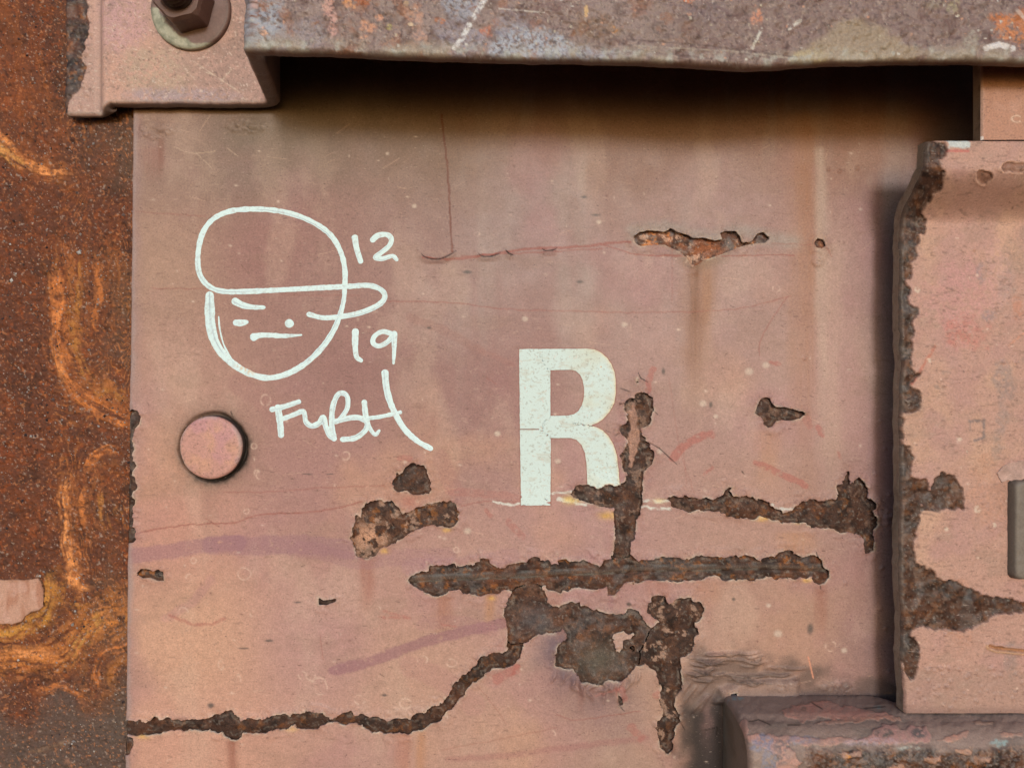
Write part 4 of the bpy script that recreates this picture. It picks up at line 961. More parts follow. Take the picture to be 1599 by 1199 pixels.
# relief
rel_f = (1.5 * fbm(su + 0 * Vg, Vg, 26, 4, 311) + 1.5 * fbm(su + 0 * Vg, Vg, 7.5, 3, 312) + 0.5 * fbm(su + 0 * Vg, Vg, 3.2, 2, 313))
is_beam = smooth(HF + 8, HS - 10, sh + 0 * Vg)
lipmask = (1 - smooth(uG - 22, uG - 8, su + 10 * fbm(su + 0 * Vg, Vg, 22, 3, 315))) * (1 - is_beam) * (su < uG)
rel = rel_f * (is_beam * 1.0 + (1 - is_beam) * 0.06) + lipmask * 0.9 * rel_f
# small blistered paint on the foot's lip
edge_x = uL0 + np.interp(Vg, [-40, 0, 20, 60, 90, 110, 140, 155, 170], [26, 34, 38, 40, 28, 34, 26, 14, 5]) + 3 * fbm(su + 0 * Vg, Vg, 10, 3, 316)
paint_on = smooth(-1.5, 1.5, su - edge_x)
lipz = (su < uG - 2) & (is_beam < .5)
rel += np.where(lipz, 1.8 * paint_on - 0.8 + 0.9 * np.exp(-np.maximum(su - edge_x, 0) / 8) * fbm(su + 0 * Vg, Vg, 9, 2, 317) * paint_on, 0)
Ug = su + nr[None, :, 0] * (rel * (Og < 1) - Og); Hg = sh + nr[None, :, 1] * (rel * (Og < 1) - Og)
# where each point shows, to lay out the traced colour marks
kk = kz(Hg); QX, QY = CX + (Ug - CX) / kk, CY + (Vg - CY) / kk
class Flat:        # colour painter on an arbitrary array of (QX, QY)
    def __init__(s, X, Y, base): 
        s.X, s.Y = X.astype(np.float32), Y.astype(np.float32); s.col = np.empty(X.shape + (3,), np.float32); s.col[:] = lin(base)
    def put(s, color, a):
        a = np.clip(a, 0, 1)[..., None].astype(np.float32); s.col = s.col * (1 - a) + lin(color).astype(np.float32) * a
    def blob(s, cx, cy, rx, ry, color, a, rag=.6, seed=1, sc=None):
        d = ((s.X - cx) / rx) ** 2 + ((s.Y - cy) / ry) ** 2 + rag * fbm(s.X, s.Y, sc or (min(rx, ry) * .7 + 4), 4, seed)
        s.put(color, (1 - smooth(.3, 1.5, d)) * a * smooth(-.75, .25, fbm(s.X, s.Y, 3.6, 3, seed + 77)))
    def poly(s, pts, color, a, soft=3, wob=3, seed=1, ns=8):
        d = poly_sdf(s.X, s.Y, pts) + wob * fbm(s.X, s.Y, ns, 3, seed)
        s.put(color, (1 - smooth(-soft / 2, soft / 2, d)) * a)
    def line(s, pts, w, color, a, soft=1.5, brk=0, seed=1, wob=.8):
        d, sd, arc = seg_dist(s.X, s.Y, pts)
        al = 1 - smooth(w / 2 - soft / 2, w / 2 + soft / 2, d + wob * fbm(s.X, s.Y, 5, 2, seed))
        if brk: al = al * smooth(brk - .3, brk + .2, .5 + .5 * fbm(s.X, s.Y, 5, 3, seed + 2))
        s.put(color, al * a)
T = Flat(QX, QY, (142, 122, 118))
N_ = lambda sc, oc, sd: fbm(T.X, T.Y, sc, oc, sd)
T.put((96, 70, 62), smooth(0, .6, N_(18, 5, 401)) * .7); T.put((140, 122, 116), smooth(0, .6, N_(24, 5, 402)) * .6)
T.put((150, 96, 62), smooth(.25, .7, N_(22, 5, 403)) * .5 * (1 - smooth(900, 1250, T.X)))
for a in [(400,45,40,60,(160,164,176),.9,1),(470,60,40,30,(150,146,156),.5,2),(720,10,30,26,(156,158,172),.85,3),(720,60,40,30,(150,146,160),.6,4),(830,72,60,26,(166,172,186),.95,5),(900,85,60,12,(160,162,174),.85,6),(800,40,30,24,(140,138,152),.5,7),(960,88,60,10,(150,150,162),.5,8),(1110,18,40,22,(128,116,122),.6,9),(560,40,50,30,(132,100,88),.5,10),(860,20,60,26,(120,90,84),.6,11),(930,40,40,24,(128,98,74),.6,12)]:
    T.blob(*a[:4], a[4], a[5], .9, 410 + a[6])
T.put((110, 80, 74), smooth(980, 1100, T.X) * .35)
T.put((70, 50, 46), smooth(.3, .7, N_(5, 3, 404)) * .55); T.put((168, 152, 144), smooth(.45, .9, N_(6, 4, 405)) * .5); T.put((206, 196, 188), smooth(.85, 1.0, N_(3.6, 3, 406)) * .4)
for x, y, rx, ry, c, s_ in [(512,8,9,14,(206,160,148),1),(520,38,7,20,(200,156,148),2),(575,42,14,8,(206,152,124),3),(568,60,8,5,(214,158,130),4),(646,22,14,12,(184,140,118),5),(652,45,9,18,(186,146,130),6),(664,62,8,8,(186,148,132),7),(412,50,5,8,(222,170,140),8),(398,12,4,14,(206,170,166),9),(548,6,12,8,(210,150,104),10),(570,0,14,12,(156,84,36),11),(760,50,9,10,(186,116,90),12),(686,32,8,6,(180,110,66),13),(635,5,6,5,(180,150,120),14),(1180,28,9,16,(206,140,110),15),(1077,0,8,6,(220,130,80),16),(960,48,6,6,(180,126,70),17),(915,18,3,8,(214,176,120),18),(1560,30,14,10,(196,116,66),19),(1585,48,30,20,(204,128,76),20),(1600,30,14,20,(178,104,58),24),(410,8,6,10,(136,86,60),21),(1040,30,12,8,(140,100,80),22),(592,28,6,5,(214,156,130),23),(642,38,4,3,(226,200,170),25),(608,42,5,5,(178,168,110),26)]:
    T.blob(x, y, rx, ry, c, .78, 1.1, 430 + s_, 7)
T.poly([(1315,32),(1345,28),(1440,84),(1430,100),(1230,100),(1250,82)], (164,148,124), .6, 16, 7, 3, 16)
T.blob(1262, 90, 30, 12, (178,160,112), .7, .6, 460); T.blob(1515, 65, 12, 18, (160,152,140), .75, .8, 461); T.blob(1490, 12, 10, 12, (170,160,130), .6, .9, 462); T.blob(1460, 5, 14, 10, (150,138,124), .6, .9, 463)
for pts, w_, c, a_, b_ in [([(760,-6),(748,14),(735,36),(724,56),(710,75)], 8, (220,220,222), .9, .5), ([(1190,45),(1175,75)], 5, (212,210,202), .8, .45), ([(1250,32),(1232,46)], 5, (210,206,200), .8, .45), ([(1540,76),(1560,70),(1582,76)], 9, (226,222,226), .9, .3), ([(980,62),(1110,72),(1260,92)], 2.2, (84,62,58), .7, .2), ([(990,72),(1140,80),(1240,92)], 1.8, (176,164,150), .6, .2), ([(985,78),(1110,92)], 2, (84,66,60), .5, .2), ([(780,14),(850,20)], 2, (206,200,196), .7, .3), ([(1590,18),(1610,40)], 6, (210,190,180), .6, .3)]:
    T.line(pts, w_, c, a_, 1.8, b_, int(w_ * 7))
for i in range(130):
    x, y = RNG.uniform(385, 1599), RNG.uniform(-20, 95)
    T.blob(x, y, RNG.uniform(1, 3), RNG.uniform(1, 3), [(206,204,198),(198,146,118),(188,178,160)][RNG.integers(3)], .85, .5, 500 + i, 4)
low = smooth(vb[None] - 26, vb[None] - 6, Vg)
T.put((168, 158, 144), low * .75 * smooth(-.4, .4, N_(30, 3, 407))); T.put((176, 178, 172), low * .6 * smooth(.1, .6, N_(12, 4, 408)))
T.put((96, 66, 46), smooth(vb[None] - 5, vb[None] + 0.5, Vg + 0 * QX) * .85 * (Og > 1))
beamc = T.col
# painted foot
Fo = Flat(QX, QY, (186, 150, 138))
N_ = lambda sc, oc, sd: fbm(Fo.X, Fo.Y, sc, oc, sd)
Fo.blob(210, 100, 60, 70, (202,158,140), .7, .5, 601, 30); Fo.blob(190, 30, 40, 50, (196,154,156), .7, .5, 602, 30); Fo.blob(250, 110, 60, 40, (180,158,138), .7, .5, 603, 30)
Fo.blob(350, 110, 60, 50, (150,124,116), .6, .5, 604, 30); Fo.blob(280, 150, 90, 14, (160,146,158), .6, .5, 605, 30); Fo.blob(370, 30, 26, 60, (146,122,112), .6, .5, 606, 26); Fo.blob(130, 130, 40, 50, (176,148,138), .5, .5, 607, 20)
Fo.put((216, 170, 150), smooth(.1, .7, N_(40, 4, 608)) * .3); Fo.put((136, 112, 104), smooth(.3, .8, N_(16, 5, 609)) * .35)
Fo.put((112, 90, 84), smooth(.6, .85, N_(3.4, 2, 610)) * .55); Fo.put((222, 204, 190), smooth(.75, .95, N_(3.2, 2, 611)) * .5)
w_g = np.exp(-((su - uG - 5) / 4.5) ** 2) * (is_beam < .5)
Fo.put((120, 104, 100), w_g * .5)
for pts in [[(300,95),(350,128),(375,145)],[(345,128),(362,108)],[(318,112),(336,118)]]: Fo.line(pts, 1.6, (206,186,168), .6, 1.2, .3)
Fo.put((188, 178, 172), smooth(vb[None] - 8, vb[None] - 3, Vg) * (Og < 1) * .6)
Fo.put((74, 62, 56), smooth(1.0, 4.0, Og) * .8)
rc = rust_color(QX, QY, (.5, .05, .3, 1.0), 9); 
m = np.where(lipz, 1 - paint_on, 0)[..., None]
footc = Fo.col * (1 - m) + rc * m
tb = smooth(HS - 40, HS - 12, sh + 0 * Vg + 6 * fbm(QX, QY, 9, 3, 620))[..., None]
webd = smooth(HF + 10, HF + 40, sh + 0 * Vg)[..., None] * (1 - tb)
Sc = footc * (1 - tb) + beamc * tb
build("strap_body", world_pts(Ug, Vg, Hg).reshape(-1, 3), quads(*Ug.shape), M_BEAM, strap_root, Sc.reshape(-1, 3), np.zeros(Ug.size))
# added cover above the frame, keeping light out from behind the strap
fu = np.linspace(uW1 + 16, 1890, 60); fh = np.linspace(-5, HS - TS * .5, 12)
FU, FH = np.meshgrid(fu, fh)
for nm, vv in (("added_light_cover", -222.0),):
    vtx = world_pts(FU, np.full(FU.shape, vv), FH).reshape(-1, 3); vt2 = vtx + np.array([0, 0, 14 * S])
    q = quads(*FU.shape); allv = np.vstack([vtx, vt2]); allf = np.vstack([q, q[:, ::-1] + len(vtx)])
    build(nm, allv, allf, M_BEAM, strap_root, np.repeat(lin(110, 88, 78)[None], len(allv), 0), np.zeros(len(allv)))

# ------------------------------------------------------------------ 5. bolt on the strap's foot
bolt = empty("bolt", 0, 0, 0, "grubby hex nut and bolt on a round washer with bare greenish edge, top left corner", "bolt")
hw0 = HF + 9
wu, wv = to_u(296, hw0), to_v(14, hw0)
def wash_col(U, W, H_):
    c = np.empty(U.shape + (3,), np.float32); c[:] = lin(128, 104, 98)
    n = fbm(U, W, 14, 4, 7)
    a = (smooth(-.2, .6, n) * .5)[..., None]; c = c * (1 - a) + lin(112, 86, 78) * a
    an = np.arctan2(W - wv, U - wu); rr = np.hypot(U - wu, W - wv)
    bare = smooth(-.06, .06, np.minimum(an - 1.5, 3.3 - np.where(an < 0, an + 2 * math.pi, an)) * .6 + (rr - 50) * .03 + .10 * fbm(U, W, 9, 3, 11))
    bare = bare * smooth(38, 43, rr + 5 * fbm(U, W, 12, 3, 12))
    g = np.empty_like(c); g[:] = lin(178, 176, 156)
    a = (smooth(0, .5, fbm(U, W, 8, 4, 13)) * .6)[..., None]; g = g * (1 - a) + lin(118, 122, 104) * a
    c = c * (1 - bare[..., None]) + g * bare[..., None]
    a = (np.exp(-((rr - 57) / 2.0) ** 2) * .3)[..., None]; c = c * (1 - a) + lin(84, 74, 62) * a
    a = ((1 - smooth(HF + 1, HF + 6, H_)) * .6)[..., None]; c = c * (1 - a) + lin(70, 56, 48) * a
    return c
lathe("washer", dense([(60, HF - 2), (60, HF + 6)], 2) + [(59.2, HF + 8.2), (57, hw0)] + dense([(56, hw0), (20, hw0 + 1.2), (2, hw0 + 1.2)], 1.6), wu, wv, M_BOLT, bolt, wash_col, 110, 0.006)
# nut: chamfered hexagon
nh = 42.0
nu, nv = wu, wv - 1.0
def hexr(T_, R0): 
    a = (T_ + math.radians(14)) % (math.pi / 3) - math.pi / 6
    return R0 * math.cos(math.pi / 6) / np.cos(a)
th = np.linspace(0, 2 * math.pi, 120, endpoint=False)
R0 = 40.0
prof = [(1.0, hw0 - 1)] + [(1.0, hw0 + 2 + (nh - 10) * k / 8) for k in range(9)]
rowsR, rowsH = [], []
for s_, hh in prof:
    rowsR.append(hexr(th, R0) * s_); rowsH.append(np.full(len(th), hh))
top = hw0 + nh
hx = hexr(th, R0)
for k in range(1, 6):          # spherical chamfer on the corners
    lim_ = R0 * (1.0 - 0.12 * k / 5)
    rowsR.append(np.minimum(hx - 0.4 * k, lim_)); rowsH.append(np.full(len(th), top - 8 + 8 * k / 5))
for r_k in (31, 27, 24.5, 23.8): rowsR.append(np.full(len(th), float(r_k))); rowsH.append(np.full(len(th), top + .2 if r_k > 25 else top - 1.5))
RR, HH_ = np.array(rowsR), np.array(rowsH)
RR = RR + 0.5 * fbm(np.cos(th)[None] * 12 + 0 * RR, np.sin(th)[None] * 12 + HH_ * .3, 4, 3, 15)
Un, Wn = nu + RR * np.cos(th)[None], nv + RR * np.sin(th)[None]
i_ = np.arange(RR.size).reshape(RR.shape); j_ = np.roll(i_, -1, 1)
FN = np.stack([i_[:-1], i_[1:], j_[1:], j_[:-1]], -1).reshape(-1, 4)
cn = np.empty(Un.shape + (3,), np.float32); cn[:] = lin(116, 90, 82)
a = (smooth(-.1, .6, fbm(Un, Wn, 12, 4, 3)) * .6)[..., None]; cn = cn * (1 - a) + lin(98, 74, 66) * a
a = (smooth(.45, .8, fbm(Un, Wn + HH_, 8, 3, 5)) * .5)[..., None]; cn = cn * (1 - a) + lin(140, 112, 98) * a
nut = build("nut", world_pts(Un, Wn, HH_).reshape(-1, 3), FN, M_BOLT, bolt, cn.reshape(-1, 3), np.zeros(Un.size))
nut.data.polygons.foreach_set("use_smooth", np.zeros(len(FN), bool))
# threaded stud: helical ridges
zt = np.linspace(0, 1, 60); th2 = np.linspace(0, 2 * math.pi, 64, endpoint=False)
ZT, TT = np.meshgrid(zt, th2, indexing='ij')
hs = top - 6 + ZT * 40
pitch = 8.0
ph = ((hs / pitch + TT / (2 * math.pi)) % 1.0)
rs = 23.5 - 5.0 * (1 - np.abs(2 * ph - 1)) 
rs = np.where(ZT > .97, rs * (1 - (ZT - .97) / .03 * .98), rs)
Us, Ws = nu + rs * np.cos(TT), nv + rs * np.sin(TT)
i_ = np.arange(Us.size).reshape(Us.shape); j_ = np.roll(i_, -1, 1)
FS = np.stack([i_[:-1], i_[1:], j_[1:], j_[:-1]], -1).reshape(-1, 4)
cs = np.empty(Us.shape + (3,), np.float32); cs[:] = lin(92, 74, 68)
a = (smooth(.0, .6, fbm(Us, Ws + hs, 9, 4, 3)) * .6)[..., None]; cs = cs * (1 - a) + lin(140, 124, 112) * a
build("threaded_stud", world_pts(Us, Ws, hs).reshape(-1, 3), FS, M_BOLT, bolt, cs.reshape(-1, 3), np.zeros(Us.size))

# ------------------------------------------------------------------ 6. joggled hasp plate at the right
hasp = empty("hasp_plate", 0, 0, 0, "thick pink stepped steel plate with narrow upright tongue and rusted left edge", "steel plate")
HT, HBd, TH = 140.0, 75.0, 24.0
def hprof(v):
    """height of the front face for wall coordinate v"""
    return HBd + (HT - HBd) * (1 - smooth(302, 366, v))
v_top = to_v(219, HT); v_bot = to_v(1113, HBd)
u_left, u_tong = 1368.5, to_u(1533, HT)
hx_ = axis((0, 190, 1.5), (190, 620, 12))
hv = axis((v_top, v_bot, 1.6))
HXg, HVg = np.meshgrid(hx_, hv)
lean = 2.0 * fbm(HXg * 0, HVg, 60, 3, 701) + 1.0 * fbm(HXg * 0, HVg, 14, 2, 702)
HU = u_left + lean * np.clip(1 - HXg / 40, 0, 1) + HXg + 5 * np.clip((HVg - 900) / 180, 0, 1) * np.clip(1 - HXg / 60, 0, 1)
HH = hprof(HVg)
PX, PY = CX + (HU - CX) / kz(HH), CY + (HVg - CY) / kz(HH)
# traced rust on it, as shown in the photograph
C7, C8 = (1350, 180, 2.606), (1350, 640, 2.144)
HR = [from_crop(*C7, [(200,60),(262,95),(330,108),(342,170),(305,180),(310,210),(325,222),(322,280),(290,320),(265,345),(240,390),(225,400),(255,425),(250,480),(220,485),(222,520),(208,545),(225,570),(190,600),(200,640),(190,665),(168,668),(184,710),(180,765),(222,788),(222,805),(200,840),(195,915),(192,1040),(228,1052),(190,1100),(225,1120),(232,1170),(220,1199),(180,1215),(100,1215),(60,600),(150,100)]),
      from_crop(*C8, [(100,110),(150,120),(160,160),(155,225),(210,230),(220,265),(240,225),(260,210),(300,220),(325,255),(335,300),(332,330),(290,332),(240,340),(200,330),(190,320),(185,350),(180,400),(165,430),(165,455),(175,510),(205,525),(260,570),(310,570),(370,610),(410,625),(480,628),(534,645),(700,700),(700,720),(534,680),(490,675),(430,690),(380,720),(330,745),(270,735),(220,730),(180,725),(155,740),(150,760),(170,760),(185,790),(175,890),(155,905),(138,870),(90,700)])]
hs_ = np.full(HXg.shape, 60., np.float32)
for k, pl in enumerate(HR):
    hs_ = np.minimum(hs_, poly_sdf(PX, PY, pl))
# thin arris stays worn along the whole edge
arris = (PX - (1350 + np.interp(PY, [180, 220, 249, 295, 341, 372, 1200], [262, 262, 242, 205, 155, 148, 148]) / 2.606)) - 5 - 3 * fbm(PX, PY, 30, 3, 705)
hs_ = np.minimum(hs_, arris) + 1.0 * fbm(PX, PY, 7, 3, 703) + 1.8 * (1 - 2.4 * np.abs(fbm(PX, PY, 12, 2, 708))) + .7 * fbm(PX, PY, 3, 2, 704)
spots = [(1537,277,12,12),(1585,262,22,9),(1560,1010,8,3)]
Hc = Flat(PX, PY, (186, 147, 134))
N_ = lambda sc, oc, sd: fbm(Hc.X, Hc.Y, sc, oc, sd)
Hc.put((196, 158, 136), smooth(0, .7, N_(60, 4, 711)) * .6); Hc.put((178, 138, 134), smooth(0, .7, N_(50, 4, 712)) * .5); Hc.put((164, 136, 122), smooth(.2, .8, fbm(Hc.X * .5, Hc.Y, 20, 4, 713)) * .4)
for x, y, rx, ry, c, a_ in [(1500,470,50,60,(200,146,146),.75),(1510,520,34,30,(194,112,104),.75),(1560,420,20,60,(204,160,158),.6),(1590,400,26,40,(150,128,118),.6),(1545,345,14,20,(150,124,112),.6),(1450,330,60,16,(180,130,116),.3),(1530,430,10,16,(138,130,134),.85),(1545,493,14,10,(138,130,134),.8),(1572,450,14,50,(156,138,134),.6),(1565,590,14,30,(140,128,128),.8),(1580,610,10,14,(128,120,120),.7),(1474,582,8,4,(120,108,106),.8),(1565,660,10,40,(146,134,132),.7),(1470,604,9,5,(132,122,120),.7),(1555,700,8,24,(140,128,124),.7),(1545,770,34,60,(190,140,116),.6),(1572,760,22,40,(160,122,108),.7),(1500,960,20,60,(190,130,96),.5),(1578,1030,12,30,(136,126,122),.75),(1440,840,16,40,(206,166,144),.5),(1590,480,10,20,(190,110,70),.5)]:
    Hc.blob(x, y, rx, ry, c, a_ * .62, .9, int(x + y), 16)
Hc.line([(1515,658),(1537,656),(1536,684),(1522,688)], 4, (112,106,108), .75, 3, .15, 3); Hc.line([(1514,656),(1516,672)], 3, (112,106,108), .5, 3, .2, 4)
Hc.line([(1424,600),(1460,541)], 4, (190,116,98), .7, 2, .1); Hc.line([(1575,540),(1599,520)], 3, (206,146,122), .7, 2, .2)
Hc.put((158, 132, 122), smooth(1035, 1060, PY) * .45); Hc.put((120, 96, 92), smooth(1098, 1112, PY) * .5)
for x, y, r in [(1498,687,5),(1527,795,6),(1552,820,4),(1478,826,3),(1591,186,0),(1450,563,4),(1510,705,2),(1432,453,5)]:
    if r: Hc.blob(x, y, r, r, (214,196,180), .8, .3, x, 5)
for i in range(70):
    x, y = RNG.uniform(1420, 1599), RNG.uniform(230, 1110); Hc.blob(x, y, RNG.uniform(1, 3), RNG.uniform(1, 2.5), (112,88,82) if RNG.random() < .6 else (222,196,180), .7, .3, i, 4)
Hc.put((120, 94, 84), smooth(.62, .9, fbm(Hc.X * .3, Hc.Y, 3, 2, 715)) * .45)
# bare steel chip on the top shoulder
Hc.poly([(1478,214),(1514,214),(1514,230),(1480,232)], (196, 204, 206), .95, 2, 2.5, 5); Hc.line([(1476,236),(1512,236)], 4, (190,104,96), .8, 2)
rel = 0.5 * fbm(HU, HVg, 30, 3, 721) + .3 * fbm(HU, HVg, 8, 3, 722)
inr = smooth(1.2, -1.2, hs_)
rel += np.exp(-np.maximum(hs_, 0) / 5) * 1.6 * np.clip(.5 + .7 * fbm(HU, HVg, 14, 2, 723), 0, 2)
rel -= inr * (3.2 - 1.6 * fbm(HU, HVg, 16, 3, 724) - .45 * fbm(HU, HVg, 4, 3, 725))
for x, y, rx, ry in spots:
    d = np.hypot((PX - x) / rx, (PY - y) / ry) + .22 * fbm(PX, PY, 12, 3, 726)
    rel -= 2.2 * smooth(1.05, .9, d) * (1 + .5 * fbm(PX, PY, 6, 3, 727)); rel += 1.3 * np.exp(-((d - 1.05) / .12) ** 2)
    Hc.put((138, 100, 84), smooth(1.02, .92, d) * .85); Hc.put((96, 74, 64), smooth(1.0, .85, d) * smooth(0, .5, fbm(PX, PY, 6, 3, 728)) * .7); Hc.put((214, 172, 150), np.exp(-((d - 1.06) / .07) ** 2) * .6)
for i in range(46):        # pimples under the paint near the foot
    x, y = RNG.uniform(1425, 1599), RNG.uniform(1040, 1105)
    rel += 2.2 * np.exp(-((PX - x) ** 2 + (PY - y) ** 2) / RNG.uniform(3, 9))
for x, y in [(1521,390),(1476,990),(1512,1055),(1566,565),(1586,566),(1474,602)]: rel += 3 * np.exp(-((PX - x) ** 2 + (PY - y) ** 2) / 5)
# deep slit with lifted lips
d, sd, arc = seg_dist(PX, PY, [(1545,1008),(1556,1012),(1599,1016),(1640,1018)])
rel += 3.0 * np.exp(-((d - 4) / 2) ** 2) - 2.5 * np.exp(-(d / 2.2) ** 2); Hc.put((160, 110, 66), np.exp(-(d / 3) ** 2) * .8); Hc.put((214, 170, 130), np.exp(-((d - 5) / 1.4) ** 2) * (sd > 0) * .7)
rcol = rust_color(PX, PY, (.18, .12, .5, .95), 4)
greyside = (1 - smooth(3, 8, PX - (1350 + np.interp(PY, [180, 220, 249, 295, 341, 372, 1200], [262, 262, 242, 205, 155, 148, 148]) / 2.606) + 2 * fbm(PX, PY, 12, 2, 731)))
rcol = rcol * (1 - .5 * greyside[..., None]) + lin(108, 98, 92) * .5 * greyside[..., None]
Hcol = Hc.col * (1 - inr[..., None]) + rcol * inr[..., None]
a = (np.exp(-(np.abs(hs_ - .6) / 1.0) ** 2) * smooth(-.2, .4, fbm(PX, PY, 8, 2, 733)) * .6)[..., None]; Hcol = Hcol * (1 - a) + lin(60, 46, 42) * a
# rounded arrises
rnd = 5.0
q = np.clip(1 - HXg / rnd, 0, 1); rel -= rnd * (1 - np.sqrt(1 - q * q))
q = np.clip(1 - (HVg - v_top) / 4, 0, 1); rel -= 4 * (1 - np.sqrt(np.clip(1 - q * q, 0, 1)))
dh = np.gradient(hprof(hv), hv); nl = np.sqrt(1 + dh ** 2)
nv_, nh_ = (-dh / nl)[:, None], (1 / nl)[:, None]
V1 = world_pts(HU, HVg + nv_ * rel, HH + nh_ * rel).reshape(-1, 3); Q1 = quads(*HU.shape)
sv, sh2 = (HVg - nv_ * TH), (HH - nh_ * TH)
Vb = world_pts(HU, sv, sh2).reshape(-1, 3)
H_, W_ = HU.shape; idx = np.arange(H_ * W_).reshape(H_, W_); n1 = H_ * W_
# left side wall with a few in-between rows, top and bottom walls
VS, FSd, CS = [V1, Vb], [Q1, Q1[:, ::-1] + n1], [Hcol.reshape(-1, 3), np.repeat(lin(110, 84, 76)[None], n1, 0)]
off = 2 * n1
def wall(front_idx, flip, tone, n=10):
    global off
    A_, B_ = V1[front_idx], Vb[front_idx]
    t = np.linspace(0, 1, n)[:, None, None]
    Wv = A_[None] * (1 - t) + B_[None] * t
    uu, vv = Wv[..., 0] / S, Wv[..., 2] / S; dd = -Wv[..., 1] / S
    bump = fbm(dd + uu, vv, 12, 3, 741) * .9 * np.sin(np.pi * np.linspace(0, 1, n))[:, None]
    if flip is None: Wv[..., 0] += bump * S
    c = np.empty(Wv.shape, np.float32); c[:] = lin(tone)
    a = (smooth(-.1, .6, fbm(dd * 1.5, vv, 16, 4, 742)) * .5)[..., None]; c = c * (1 - a) + lin(132, 116, 102) * a
    a = (smooth(.3, .8, fbm(dd * 1.5 + 50, vv, 9, 4, 743)) * .4)[..., None]; c = c * (1 - a) + lin(96, 76, 66) * a
    q = quads(*Wv.shape[:2]) + off
    VS.append(Wv.reshape(-1, 3)); FSd.append(q); CS.append(c.reshape(-1, 3)); off += Wv.shape[0] * Wv.shape[1]
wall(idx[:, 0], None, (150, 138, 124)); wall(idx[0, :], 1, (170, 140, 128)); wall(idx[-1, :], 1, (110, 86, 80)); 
build("plate_body", np.vstack(VS), np.vstack(FSd), M_PAINT, hasp, np.vstack(CS), np.zeros(off))
# the upright tongue
tu = axis((u_tong, u_tong + 90, 1.6), (u_tong + 90, 1980, 14)); tv = axis((-200, 150, 12), (150, v_top - .3, 1.6))
TU, TV = np.meshgrid(tu, tv)
tx, ty = CX + (TU - CX) / kz(HT), CY + (TV - CY) / kz(HT)
Tc = Flat(tx, ty, (182, 136, 116)); N_ = lambda sc, oc, sd: fbm(Tc.X, Tc.Y, sc, oc, sd)
Tc.put((160, 116, 90), (1 - smooth(110, 175, ty)) * .5); Tc.put((196, 154, 138), smooth(0, .7, N_(30, 4, 751)) * .5); Tc.put((130, 96, 84), smooth(.5, .9, N_(5, 3, 752)) * .4)  # tongue's top browned to paint in the strap's shadow
Tc.put((196, 178, 172), (1 - smooth(0, 3.5, TU - u_tong)) * .35); Tc.poly([(1530,212),(1536,213),(1536,219),(1530,219)], (236,228,224), .9, 1.5, .5)
rr_t = np.hypot((tx - 1588) / 8, (ty - 186) / 5); Tc.put((222, 196, 176), np.exp(-((rr_t - 1) / .2) ** 2) * .8 * (tx < 1594))
tr = .5 * fbm(TU, TV, 30, 3, 753) + .25 * fbm(TU, TV, 7, 3, 754)
q = np.clip(1 - (TU - u_tong) / 3, 0, 1); tr -= 3 * (1 - np.sqrt(1 - q * q))
TW = 19.0
VT = world_pts(TU, TV, HT + tr).reshape(-1, 3); VTb = world_pts(TU, TV, np.full(TU.shape, HT - TW)).reshape(-1, 3)
it = np.arange(TU.size).reshape(TU.shape); VSs, FSs, CSs = [VT, VTb], [quads(*TU.shape), quads(*TU.shape)[:, ::-1] + TU.size], [Tc.col.reshape(-1, 3), np.repeat(lin(120, 92, 82)[None], TU.size, 0)]
e0 = it[:, 0]; t = np.linspace(0, 1, 8)[:, None, None]; Wv = VT[e0][None] * (1 - t) + VTb[e0][None] * t
cW = np.empty(Wv.shape, np.float32); cW[:] = lin(150, 128, 108); a = (smooth(-.1, .6, fbm(Wv[..., 1] / S, Wv[..., 2] / S, 12, 4, 8)) * .6)[..., None]; cW = cW * (1 - a) + lin(96, 72, 60) * a
VSs.append(Wv.reshape(-1, 3)); FSs.append(quads(*Wv.shape[:2]) + 2 * TU.size); CSs.append(cW.reshape(-1, 3))
nvt = sum(len(a) for a in VSs)
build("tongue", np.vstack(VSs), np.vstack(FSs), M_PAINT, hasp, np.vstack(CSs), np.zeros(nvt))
# raised lug cut by the right edge of the view
def rounded_block(name, u0, u1, v0, v1, h0, h1, rad, mat, parent, colf):
    n = 40
    gu_ = np.linspace(u0, u1, n); gv_ = np.linspace(v0, v1, 70)
    A, Bv = np.meshgrid(gu_, gv_)
    cx_, cy_ = (u0 + u1) / 2, (v0 + v1) / 2
    dx = np.maximum(np.abs(A - cx_) - ((u1 - u0) / 2 - rad * 2), 0) / (rad * 2); dy = np.maximum(np.abs(Bv - cy_) - ((v1 - v0) / 2 - rad * 2), 0) / (rad * 2)
    r = np.clip(np.hypot(dx, dy), 0, 1)
    hh = h0 + (h1 - h0) * np.clip(1 - r ** 5, 0, 1) ** .5 + .7 * fbm(A, Bv, 12, 3, 9)
    return build(name, world_pts(A, Bv, hh).reshape(-1, 3), quads(*A.shape), mat, parent, colf(A, Bv, hh, r).reshape(-1, 3), np.zeros(A.size))
def lug_col(A, Bv, hh, r):
    c = np.empty(A.shape + (3,), np.float32); c[:] = lin(122, 112, 104)
    a = (smooth(-.1, .6, fbm(A, Bv, 14, 4, 3)) * .6)[..., None]; c = c * (1 - a) + lin(122, 112, 104) * a
    a = (smooth(.6, .98, r) * .7)[..., None]; c = c * (1 - a) + lin(72, 62, 56) * a
    return c
rounded_block("lug", to_u(1577, 82), 1620, to_v(748, 82), to_v(905, 82), HBd - 6, HBd + 15, 5.5, M_BOLT, hasp, lug_col)
